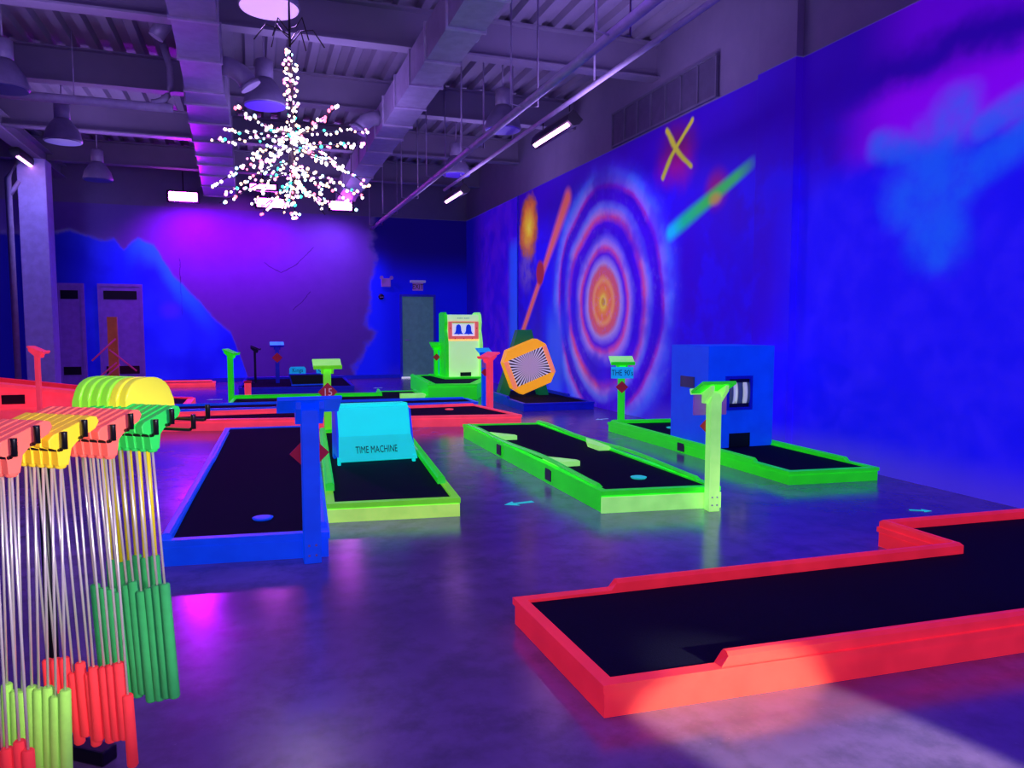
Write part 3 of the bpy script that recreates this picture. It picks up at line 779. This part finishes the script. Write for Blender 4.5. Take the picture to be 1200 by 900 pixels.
# box with a tunnel through the bottom and a window in front
bx(b, -.41, .41, -.35, .37, .62, 1.075)
bx(b, -.41, -.14, -.35, .37, 0, .62); bx(b, .13, .41, -.35, .37, 0, .62); bx(b, -.14, .13, -.35, .37, .15, .62)
bmesh.ops.remove_doubles(b, verts=b.verts[:], dist=1e-5)
obj('cabinet', b, 'blue', t)
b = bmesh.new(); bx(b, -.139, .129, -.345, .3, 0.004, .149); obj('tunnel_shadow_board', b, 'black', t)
b = bmesh.new(); bx(b, -.19, .11, -.362, -.35, .41, .75); obj('window_recess', b, 'ink', t)
b = bmesh.new()
for i in range(3): tube(b, [(-.17 + i * .09, -.375, .58), (-.09 + i * .09, -.375, .58)], .115, 20)
for v in b.verts: v.co.y = -.355 + (v.co.y + .375) * .25
obj('reel', b, 'reels', t)
b = bmesh.new(); ring(b, [(-.2, .40), (.12, .40), (.12, .76), (-.2, .76)], [(-.17, .43), (.09, .43), (.09, .73), (-.17, .73)], -.02, .02); rot_since(b, 0, Matrix.Translation((0, -.365, 0)) @ Matrix(((1, 0, 0, 0), (0, 0, 1, 0), (0, 1, 0, 0), (0, 0, 0, 1)))); obj('window_frame', b, 'darkblue', t)
b = bmesh.new(); bx(b, -.425, -.41, -.1, .16, .62, .74); obj('side_window', b, 'grey_steel', t)
podium('green score podium with the turquoise THE 90\'s sign at the wall hole', 4.68, 8.95, -.3, 'green', 'palegreen', 'diamond', None, H=.96, bw=.32, sign="THE 90's", dz=.57, sz=.765, dr=.085)
# E: red hole in front
E_ = course('large red L-shaped hole in the right foreground', 'red', [(1.15, 2.30), (5.2, 2.07), (5.2, 3.5), (3.72, 3.6), (3.72, 3.09), (1.13, 3.2)], .125, .036, railmat='red', lip=.045,
            rails=[([(1.62, 2.275), (5.15, 2.075)], .178, None, .05), ([(5.15, 3.5), (3.72, 3.6), (3.72, 3.09), (1.6, 3.18)], .172, None, .045)])
# F: red hole across the room
F_ = course('long red hole lying across the floor behind the time machine', 'redbright', [(-1.28, 10.72), (3.52, 9.72), (3.3, 11.2), (-1.15, 11.2)], .15, .04,
            rails=[([(3.27, 11.2), (2.1, 11.2)], .175), ([(1.2, 11.2), (-1.1, 11.2)], .2)], cup=(2.75, 10.75), cupmat='redbright', lip=.07)
block(F_, [(1.22, 10.95), (1.42, 10.95), (1.42, 11.1), (1.22, 11.1)], .13, .23, 'redbright'); block(F_, [(1.66, 10.95), (1.88, 10.95), (1.88, 11.1), (1.66, 11.1)], .13, .24, 'redbright')
podium('pink red score podium at the far right corner of the long red hole', 3.57, 11.34, -PI / 2 + .3, 'redbright', H=.95, bw=.34, diamond=None)
# G: blue strip behind it
G_ = course('narrow blue hole directly behind the long red hole', 'blue', [(-1.25, 12.0), (3.45, 11.62), (3.45, 12.25), (-1.25, 12.62)], .15, .04,
            rails=[([(3.4, 12.25), (-1.2, 12.6)], .175)], lip=.05, trimmat='blue')
podium('dark blue score podium with a pale tag right behind the pink red one', 3.80, 12.4, .1, 'blue', 'signblue', 'diamond', None, H=.98, bw=.25, sign='', signmat='signback', sz=.74, sw=.12, dr=.07, dz=.58, pw=.075)
# H: green L hole
H_ = course('thin railed green L-shaped hole in the middle distance', 'green', [(-.42, 13.3), (2.94, 12.9), (3.05, 14.7), (2.3, 14.8), (2.22, 13.95), (-.36, 14.25)], .09, .03,
            rails=[([(2.3, 14.78), (2.22, 13.97), (-.36, 14.27)], .14), ([(2.945, 13.0), (3.05, 14.65)], .13)])
block(H_, [(2.5, 13.15), (2.92, 13.1), (2.92, 13.35), (2.5, 13.4)], .07, .16, 'palegreen')
podium('slim green score podium standing alone before the blue hill mural', -.40, 14.4, PI / 2 - .3, 'green', 'green', H=.95, bw=.3)
# I: arcade platform
I_ = course('raised green platform hole under the arcade cabinet', 'green', [(3.08, 13.62), (3.98, 13.45), (4.72, 15.0), (4.72, 16.3), (3.3, 16.35)], .29, .05,
            rails=[([(3.3, 16.3), (3.1, 13.66)], .32), ], lip=.16)
block(I_, [(3.75, 15.0), (4.7, 15.0), (4.7, 16.28), (3.7, 16.3)], .25, .31, 'green', 'cabinet_plinth')
t = thing('arcade_cabinet', 'tall green and cream arcade cabinet with two blue bells on its screen', 'arcade machine', (4.22, 15.2, .31))
side = [(-.02, 0), (.55, 0), (.55, 1.33), (.42, 1.36), (.18, 1.36), (.1, 1.3), (.06, 1.15), (.1, .98), (.02, .82), (-.02, .68)]
for s in (-1, 1):
    b = bmesh.new(); slab_yz(b, side, s * .375 - .035, s * .375 + .035); obj('side_panel', b, 'green' if s < 0 else 'palegreen', t)
b = bmesh.new(); bx(b, -.34, .34, .1, .53, 0, 1.3); obj('cabinet_body', b, 'green', t)
b = bmesh.new(); bx(b, -.34, .34, .03, .1, 0, .8, .004); obj('lower_panel', b, 'cream', t)
b = bmesh.new(); bx(b, -.34, .34, .07, .1, .8, 1.31, .004); obj('upper_panel', b, 'cream', t)
b = bmesh.new(); ring(b, [(-.33, .76), (.33, .76), (.33, 1.17), (-.33, 1.17)], [(-.25, .86), (.25, .86), (.25, 1.14), (-.25, 1.14)], .03, .068)
rot_since(b, 0, Matrix(((1, 0, 0, 0), (0, 0, 1, 0), (0, 1, 0, 0), (0, 0, 0, 1)))); fr = obj('screen_frame', b, 'coral', t)
for sx, sz_ in ((-.19, .81), (0, .81), (.19, .81), (-.29, 1.03), (.29, 1.03)):
    b = bmesh.new(); prism(b, [(sx - .016, sz_ - .016), (sx + .016, sz_ - .016), (sx, sz_ + .018)], .022, .03); rot_since(b, 0, Matrix(((1, 0, 0, 0), (0, 0, 1, 0), (0, 1, 0, 0), (0, 0, 0, 1)))); obj('frame_mark', b, 'diamond', fr)
b = bmesh.new(); bx(b, -.25, .25, .055, .069, .86, 1.14); scr = obj('screen', b, 'screenwhite', t)
b = bmesh.new(); bx(b, -.24, .24, .045, .056, 1.125, 1.16); obj('screen_top_strip', b, 'lime', t)
for s in (-.105, .115):
    pr = [(-.1, .9), (-.1, .915), (-.075, .93), (-.06, .98), (-.055, 1.05), (-.04, 1.09), (0, 1.11), (.04, 1.09), (.055, 1.05), (.06, .98), (.075, .93), (.1, .915), (.1, .9), (.02, .9), (.012, .89), (-.012, .89), (-.02, .9)]
    b = bmesh.new(); slab_xz(b, [(s + p[0], p[1]) for p in pr], .048, .055); obj('bell_picture', b, 'bell', scr)
for i in range(9):
    if i == 4: continue
    b = bmesh.new(); bx(b, -.125 + i * .03, -.108 + i * .03, .064, .07, 1.225, 1.245); obj('marquee_mark', b, 'door_violet', t)
b = bmesh.new(); bx(b, -.08, .16, .02, .032, .005, .09); obj('ball_tunnel_dark_plate', b, 'black', t)  # black plate painted for the shade inside the ball tunnel
podium('green score podium left of the arcade cabinet on the green platform', 3.74, 15.75, 0, 'green', 'green', 'diamond', None, H=.72, bw=.25, z0=.29, dz=.42, dr=.08)
# J: blue hole with the television
J_ = course('blue hole by the mural wall with the orange television', 'darkblue', [(4.12, 11.25), (5.34, 11.18), (5.36, 13.75), (4.2, 13.75)], .13, .036, railmat='darkblue',
            rails=[([(4.2, 13.7), (4.13, 12.1)], .175), ([(5.36, 12.2), (5.36, 13.7)], .17)])
t = thing('orange_television', 'tilted orange octagonal television with a starburst screen', 'obstacle', (4.66, 12.5, .66))
def rotp(ps, a): return [(p[0] * math.cos(a) - p[1] * math.sin(a), p[0] * math.sin(a) + p[1] * math.cos(a)) for p in ps]
a = math.radians(21)
oct_ = [(-.43, -.25), (-.3, -.42), (.28, -.42), (.43, -.27), (.43, .27), (.3, .42), (-.28, .42), (-.43, .24)]
b = bmesh.new(); slab_xz(b, rotp(oct_, a), -.09, .12); bmesh.ops.bevel(b, geom=b.edges[:], offset=.008, segments=1, affect='EDGES'); obj('television_body', b, 'orange', t)
for s in (-1, 1):
    b = bmesh.new(); slab_xz(b, rotp([(s * .43, -.27), (s * .43, .25), (s * .355, .25), (s * .355, -.27)], a), -.096, -.088); obj('side_panel', b, 'peach', t)
b = bmesh.new(); bx(b, -.345, .345, -.104, -.09, -.25, .25, .003); o = obj('screen', b, 'starburst', t); o.rotation_euler = (0, -a, 0)
t = thing('television_stand', 'dark green tapered stand behind the orange television', 'stand', (4.66, 12.75, .115))
b = bmesh.new(); slab_xz(b, [(-.5, 0), (-.3, 0), (-.04, .78), (.06, .78), (.3, 0), (.48, 0), (.14, 1.2), (-.12, 1.2)], -.06, .12); obj('tapered_frame', b, 'darkgreen', t)
b = bmesh.new(); bx(b, -.3, .3, -.05, .1, .3, .42); obj('cross_brace', b, 'darkgreen', t)
# K: red ramp hole at far left
K_ = thing('putting_hole', 'red ramp hole with tall sloping sides behind the putter rack', 'mini golf hole', (-2.5, 13.2, 0))
b = bmesh.new(); prf = [(-5.2, 0), (-1.02, 0), (-1.02, .12), (-1.4, .14), (-2.53, .34), (-3.6, .49), (-5.2, .7)]
slab_xz(b, prf, 12.9, 13.06); world('side_wall', b, 'redbright', K_)
b = bmesh.new(); slab_xz(b, [(-5.2, 0), (-1.0, 0), (-1.0, .10), (-5.2, .6)], 13.06, 14.0); world('ramp_deck', b, 'turf', K_)
b = bmesh.new(); slab_xz(b, [(p[0], p[1] + .02) for p in prf], 14.0, 14.14); world('side_wall', b, 'red', K_)
b = bmesh.new(); slab_xz(b, [(-1.3, .14), (-2.53, .34), (-3.6, .49), (-5.2, .7), (-5.2, .75), (-3.6, .54), (-2.53, .39), (-1.3, .19)], 12.82, 13.1); world('cap_rail', b, 'redbright', K_)
b = bmesh.new(); bx(b, -3.56, -3.26, 12.885, 12.9, .22, .36); world('tunnel_dark_plate', b, 'black', K_)  # solid black plate stands for the shade inside the tunnel mouth
b = bmesh.new(); bx(b, -1.1, -.98, 12.9, 14.1, 0, .13, .004); world('end_board', b, 'redbright', K_)
b = bmesh.new(); bx(b, -5.2, -2.95, 12.45, 12.885, 0, .17, .006); world('lower_ledge', b, 'redbright', K_)
podium('red score podium in front of the red ramp at far left', -2.95, 12.38, PI / 2 - .25, 'redbright', 'redbright', H=1.08, bw=.2, z0=0, pw=.06)
# L: red and blue holes near the back doors
L_ = course('low red hole lying along the back wall right of the windmill', 'redbright', [(-2.7, 18.3), (-.85, 18.1), (-.85, 18.55), (-2.7, 18.8)], .1, .03, rails=[([(-.9, 18.55), (-2.6, 18.78)], .13)])
W_ = course('dark blue hole under the windmill before the back doors', 'darkblue', [(-4.3, 16.3), (-2.0, 16.3), (-2.0, 17.3), (-4.3, 17.3)], .12, .03, rails=[([(-2.05, 17.3), (-4.3, 17.3)], .16)], railmat='pinkstick')
t = thing('windmill', 'dull orange windmill post with four crossed pink slats near the doors', 'windmill', (-2.68, 16.9, .106))
b = bmesh.new(); bx(b, -.09, .09, -.05, .05, 0, 1.46, .006); obj('tower_post', b, 'rust', t)
hub = (0.0, -.08, .72)
for (x0, z0, x1, z1) in ((-.38, .58, .06, 1.02), (-.06, .8, .42, .36), (-.4, .12, .06, .54), (-.3, .1, .12, .5)):
    b = bmesh.new(); tube(b, [(x0, -.08, z0), (x1, -.08, z1)], .018, 6); obj('sail_slat', b, 'pinkstick', t)
b = bmesh.new(); lathe(b, [(.03, 0), (.03, .05)], 12); rot_since(b, 0, Matrix.Translation((0, -.05, .8)) @ Matrix.Rotation(PI / 2, 4, 'X')); obj('hub', b, 'rust', t)
Q_ = course('wide blue hole at the back with the name boards', 'darkblue', [(-.3, 16.1), (2.0, 15.9), (2.1, 18.6), (-.2, 18.8)], .12, .03, rails=[([(-.2, 18.75), (-.3, 16.15)], .16), ([(2.1, 18.6), (-.2, 18.77)], .17)])
t = thing('name_board_box', 'blue trough box carrying two pale blue name boards on the back hole', 'obstacle', (1.15, 16.75, .106))
b = bmesh.new(); slab_xz(b, [(-.36, 0), (.36, 0), (.42, .22), (-.42, .22)], -.2, -.14); obj('trough_front', b, 'black', t)
b = bmesh.new(); slab_xz(b, [(-.38, 0), (.38, 0), (.44, .24), (-.44, .24)], -.14, .2); obj('trough_body', b, 'darkblue', t)
b = bmesh.new(); bx(b, -.4, .4, -.24, -.2, -.005, .025); obj('trough_lip', b, 'blue', t)
for s, w in ((-.26, 'Kings'), (.3, 'Quest')):
    b = bmesh.new(); slab_xz(b, [(s - .17, .25), (s + .17, .25), (s + .17, .36), (s + .14, .4), (s - .14, .4), (s - .17, .36)], -.16, -.14); nb_ = obj('name_board', b, 'signblue', t)
    text('board_lettering', w, .13, 'ink', nb_, (s, -.165, .325), (PI / 2, 0, 0), .8)
podium('dim blue score podium with a red plate near the back purple wall', .5, 17.4, 0, 'darkblue', 'signblue', 'diamond', None, H=.9, bw=.3, z0=.106)
podium('dark thin score podium beside the slim green one', .03, 17.6, PI / 2, 'ink', 'ink', H=.93, bw=.28, pw=.05)
t = thing('red_marker', 'small red marker post near the slim green podium', 'marker', (-.12, 15.4, 0))
b = bmesh.new(); lathe(b, [(.08, 0), (.08, .02), (.06, .03), (.065, .26), (.05, .27)], 18); obj('marker_body', b, 'redbright', t)
b = bmesh.new(); lathe(b, [(.075, .27), (.075, .31), (.02, .32)], 18); obj('marker_cap', b, 'diamond', t)

# floor arrows of tape
def arrow(label, x, y, rz, s=1., mat='tape', name='floor_arrow'):
    b = bmesh.new(); prism(b, [(-.12 * s, 0), (-.02 * s, -.07 * s), (-.03 * s, -.02 * s), (.13 * s, -.025 * s), (.13 * s, .025 * s), (-.03 * s, .02 * s), (-.02 * s, .07 * s)], .0005, .003)
    o = obj(name, b, mat, None, (x, y, 0)); o.rotation_euler = (0, 0, rz); tag(o, label, 'floor marking', 'tape arrows on the floor')
arrow('turquoise tape arrow on the floor before the middle green hole', 1.94, 5.42, .12)
arrow('turquoise tape mark on the floor beside the mural wall', 4.74, 4.2, 2.6, .62)
arrow('small pale tape arrow on the floor near the THE 90\'s podium', 4.88, 9.95, .2, .9, 'tapewhite')
arrow('tiny white tape arrow on the floor before the blue hill', -.72, 15.0, .0, 1.1, 'tapewhite')
arrow('tiny pale tape arrow on the dark floor before the grey green door', 2.6, 16.6, .3, .9, 'tapewhite')

# ------------------------------------------------------------------ putter rack and putters
RD = Vector((.699, .715, 0)); OUT = Vector((.80, -.60, 0))
ZE = 1.07
TIPS = [Vector((-.5677, 2.1311, ZE)), Vector((-.4765, 2.2194, ZE)), Vector((-.3806, 2.3379, ZE)), Vector((-.2803, 2.4233, ZE)), Vector((-.1840, 2.5236, ZE))]
rack = thing('putter_rack', 'black wire putter rack with upturned prongs at the left edge', 'rack', tuple(TIPS[3] - OUT * .45 - Vector((0, 0, ZE))))
for i, tp in enumerate(TIPS):
    for s, dz in ((0, 0), (.058, .025)):
        p = tp + RD * s + Vector((0, 0, dz))
        b = bmesh.new(); pts = [p - OUT * .46, p - OUT * .2, p - OUT * .02]
        pts += [p - OUT * .012 + Vector((0, 0, .002)), p - OUT * .003 + Vector((0, 0, .012)), p + Vector((0, 0, .05))]
        tube(b, pts, .0052, 8); pr_ = world('prong', b, 'wire', rack)
        b = bmesh.new(); tube(b, [p + Vector((0, 0, .004)), p + Vector((0, 0, .046)), p + Vector((0, 0, .05))], .0078, 10); bmesh.ops.translate(b, vec=-Vector(rack.location), verts=b.verts[:]); obj('prong_tip', b, 'wire', pr_)
b = bmesh.new(); c0 = TIPS[0] - RD * .15 - OUT * .46; c1 = TIPS[4] + RD * .12 - OUT * .46
tube(b, [c0 + Vector((0, 0, .01)), c1 + Vector((0, 0, .01))], .016, 10); world('cross_bar', b, 'wire', rack)
for s in (-.55, -.13):
    q = TIPS[4] + RD * s - OUT * .46
    b = bmesh.new(); tube(b, [(q.x, q.y, .02), (q.x, q.y, ZE + .01)], .018, 10); world('upright', b, 'wire', rack)
    b = bmesh.new(); f0 = q - OUT * .2; f1 = q + OUT * .2
    k0 = len(b.verts); bx(b, -.22, .22, -.03, .03, 0, .05, .006); rot_since(b, k0, Matrix.Translation((q.x, q.y, 0)) @ Matrix.Rotation(math.atan2(OUT.y, OUT.x), 4, 'Z')); world('foot', b, 'wire', rack)

def head_bm():
    b = bmesh.new()
    prof = [(-.024, .008), (-.026, .03), (-.014, .042), (.03, .058), (.096, .082), (.112, .078), (.118, .064), (.108, .046), (.075, .03), (.05, .018), (.034, .002), (.0295, -.044), (.0005, -.044), (-.002, .004)]
    slab_xz(b, prof, -.0145, .0145)
    bmesh.ops.bevel(b, geom=b.edges[:], offset=.0028, segments=2, affect='EDGES', profile=.5)
    return b
def disc_bm():
    b = bmesh.new(); pr = [(-.065, 0.0)]
    for i in range(15):
        a = PI - PI * i / 14
        pr.append((.025 + .092 * math.copysign(abs(math.cos(a)) ** .75, math.cos(a)), .03 + .112 * math.sin(a) ** .8))
    pr += [(.117, 0.0), (.09, -.02), (-.04, -.02)]
    slab_xz(b, pr, -.018, .018)
    bmesh.ops.bevel(b, geom=b.edges[:], offset=.006, segments=2, affect='EDGES', profile=.5)
    return b
ROWROT = math.atan2(RD.y, RD.x)   # local +x runs along the rail, local -y points outward
ORD = ['outermost', 'second from outside', 'third from outside', 'fourth from outside', 'fifth from outside', 'sixth from outside', 'seventh from outside', 'eighth from outside', 'ninth from outside', 'tenth from outside', 'eleventh from outside', 'twelfth from outside']
def putter_row(tip, n, headmats, gripmat, zb, zg, lean, label, group, d0=.035, pitch=.031, head='bar', shaftmat='steel', sr=.0037, gr=.0156, seed=1, var=.012, step=0.):
    R = random.Random(seed); hm = None; hs = None
    for i in range(n):
        loc = tip - OUT * (d0 + i * pitch)
        rot = (-lean + R.uniform(-.006, .006) - .0012 * i, R.uniform(-.006, .006), ROWROT)
        t = thing('putter', label % ORD[i], 'putter', tuple(loc), 0, group); t.rotation_euler = rot
        if hm is None:
            h_ = obj('putter_head', head_bm() if head == 'bar' else disc_bm(), headmats[0], t); hm = h_
            b = bmesh.new(); lathe(b, [(.011, -.052), (.0146, -.048), (.0146, .004)], 18, (.015, 0, 0)); hs = obj('hosel', b, headmats[0], t)
        else:
            for src in (hm, hs):
                c = src.copy(); c.data = src.data.copy() if len(headmats) > 1 else src.data
                if len(headmats) > 1: c.data.materials[0] = M[headmats[min(i, len(headmats) - 1)]]
                COL.objects.link(c); c.parent = t
        dv = 0 if i == 0 else step - .005 * min(i, 6) + R.uniform(-var, var); z0, z1 = zb + dv, zg + dv + R.uniform(-.01, .01)
        b = bmesh.new(); tube(b, [(.015, 0, -.03), (.015, 0, z1 - ZE - .01)], sr, 10); obj('shaft', b, shaftmat, t)
        b = bmesh.new(); lathe(b, [(gr - .004, z0 - ZE), (gr, z0 - ZE + .006), (gr - .001, z1 - ZE - .004), (gr - .004, z1 - ZE)], 16, (.015, 0, 0)); obj('grip', b, gripmat, t)
putter_row(TIPS[3], 10, ['headgreen'], 'gripgreen', .26, .61, .075, '%s green headed putter of the farthest steel row, green foam grip', 'green putters on the rack', seed=1)
putter_row(TIPS[2], 11, ['headred'], 'gripred', .11, .335, .06, '%s red headed putter of the row between yellow and green', 'red putters of the far red row', seed=2, var=.018, step=.075)
putter_row(TIPS[1], 8, ['headyellow'], 'griplime', .10, .40, -.045, '%s yellow headed putter of the row between the two red rows', 'yellow putters on the rack', seed=3)
putter_row(TIPS[0], 5, ['headred'], 'gripred', .06, .30, .0, '%s red headed putter of the nearest row at the left edge', 'red putters of the near red row', seed=4, var=.03, step=.02)
putter_row(TIPS[4] + Vector((0, 0, .02)), 6, ['headlime', 'headlime', 'limeplastic'], 'gripgreen', .30, .62, .05, '%s dome headed lemon yellow putter behind the green row', 'dome headed yellow putters', d0=.205, pitch=.0375, head='disc', shaftmat='shaftyellow', sr=.008, seed=5)

# ------------------------------------------------------------------ lights
def area(name, loc, target, size, power, col, sy=None, spread=None):
    l = bpy.data.lights.new(name, 'AREA'); l.energy = power; l.color = col; l.shape = 'RECTANGLE'; l.size = size; l.size_y = sy or size
    if spread: l.spread = math.radians(spread)
    o = bpy.data.objects.new(name, l); COL.objects.link(o); o.location = loc
    o.rotation_euler = (Vector(target) - Vector(loc)).to_track_quat('-Z', 'Y').to_euler(); return o
def spot(name, loc, target, power, col, ang, blend=.4, r=.1):
    l = bpy.data.lights.new(name, 'SPOT'); l.energy = power; l.color = col; l.spot_size = math.radians(ang); l.spot_blend = blend; l.shadow_soft_size = r
    o = bpy.data.objects.new(name, l); COL.objects.link(o); o.location = loc
    o.rotation_euler = (Vector(target) - Vector(loc)).to_track_quat('-Z', 'Y').to_euler(); return o
VIO = (.28, .10, 1.0); MAG = (.46, .0, 1.0); BLU = (.12, .16, 1.0)
area('uv_ceiling_near', (1.2, 3.4, 4.8), (1.2, 3.6, 0), 3.0, 75, VIO)
area('uv_ceiling_left', (-3.2, 4.5, 4.8), (-2.5, 5.5, 0), 2.5, 45, VIO)
area('violet_fill_behind', (1.0, -3.2, 2.6), (1.5, 8, 3.6), 4.0, 150, (.42, .22, 1.0), 2.5)  # unseen violet fill light added behind the camera
for k, (x, y, p) in enumerate(((1.0, 4.5, 60), (3.9, 8.2, 45), (-2.2, 8.6, 40), (1.0, 10.5, 45), (3.9, 13.4, 40), (-2.4, 14.6, 40), (1.2, 16.4, 40))):
    area('ceiling_fill_%d' % k, (x, y, 3.7), (x, y + .1, 6), 1.6, p * .95, (.50, .34, 1.0))  # unseen upward fill lights added to brighten the ceiling
spot('uv_tube_a', (3.7, 9.3, 3.8), (5.5, 9.3, 1.4), 160, BLU, 150, .8, .3)
spot('uv_tube_b', (3.7, 14.35, 3.8), (5.5, 14.35, 1.4), 130, BLU, 150, .8, .3)
spot('uv_tube_c', (-4.1, 15.6, 4.4), (-4.1, 17.5, 2.2), 160, (.3, .25, 1.0), 130, .8, .2)
spot('flood_a', (-1.42, 18.3, 4.15), (-.9, 19.6, 2.4), 400, MAG, 150, .9, .15)
spot('flood_b', (.47, 18.45, 4.1), (.3, 19.6, 1.7), 170, MAG, 150, .9, .15)
spot('flood_c', (2.12, 18.45, 4.1), (1.6, 19.6, 1.6), 170, (.40, .10, 1.0), 150, .9, .15)
spot('flood_front', (-1.3, 18.3, 4.2), (-1.4, 10, 0), 650, MAG, 120, .9, .2)
spot('green_wash', (2.2, 4.6, 1.2), (2.15, 7.3, 4.5), 45, (.1, 1.0, .35), 34, .9, .1)
area('house_light', (.22, 7.4, 4.27), (.22, 7.4, 0), .5, 35, (.5, .25, 1.0))
# daylight and lobby light from the entrance behind the camera
spot('lobby_light', (1.1, -.7, 1.5), (-.5, 2.5, .75), 620, (1.0, .93, .88), 20, .5, .15)
spot('door_daylight', (3.3, -2.6, 1.9), (1.84, 1.72, .0), 2700, (1.0, .92, .72), 9.6, .2, .05)
spot('door_daylight_far', (-.5, -3.5, 1.7), (3.85, 5.55, 0), 1500, (1.0, .92, .9), 4.5, .9, .1)

wd = bpy.data.worlds.new('dim violet surroundings'); bpy.context.scene.world = wd; wd.use_nodes = True
bg = wd.node_tree.nodes['Background']; bg.inputs[0].default_value = (.10, .06, .45, 1); bg.inputs[1].default_value = .5

# ------------------------------------------------------------------ camera
cam = bpy.data.cameras.new('camera'); cam.sensor_width = 36; cam.lens = 870 / 1200 * 36
co = bpy.data.objects.new('camera', cam); COL.objects.link(co)
co.location = (0, 0, 1.4)
yaw, pitch = math.radians(19.2048), math.radians(4.5347)
co.rotation_euler = (PI / 2 - pitch, 0, -yaw)
cam.clip_end = 100
sc = bpy.context.scene
sc.camera = co
sc.view_settings.view_transform = 'Standard'
sc.view_settings.look = 'None'
sc.cycles.max_bounces = 8
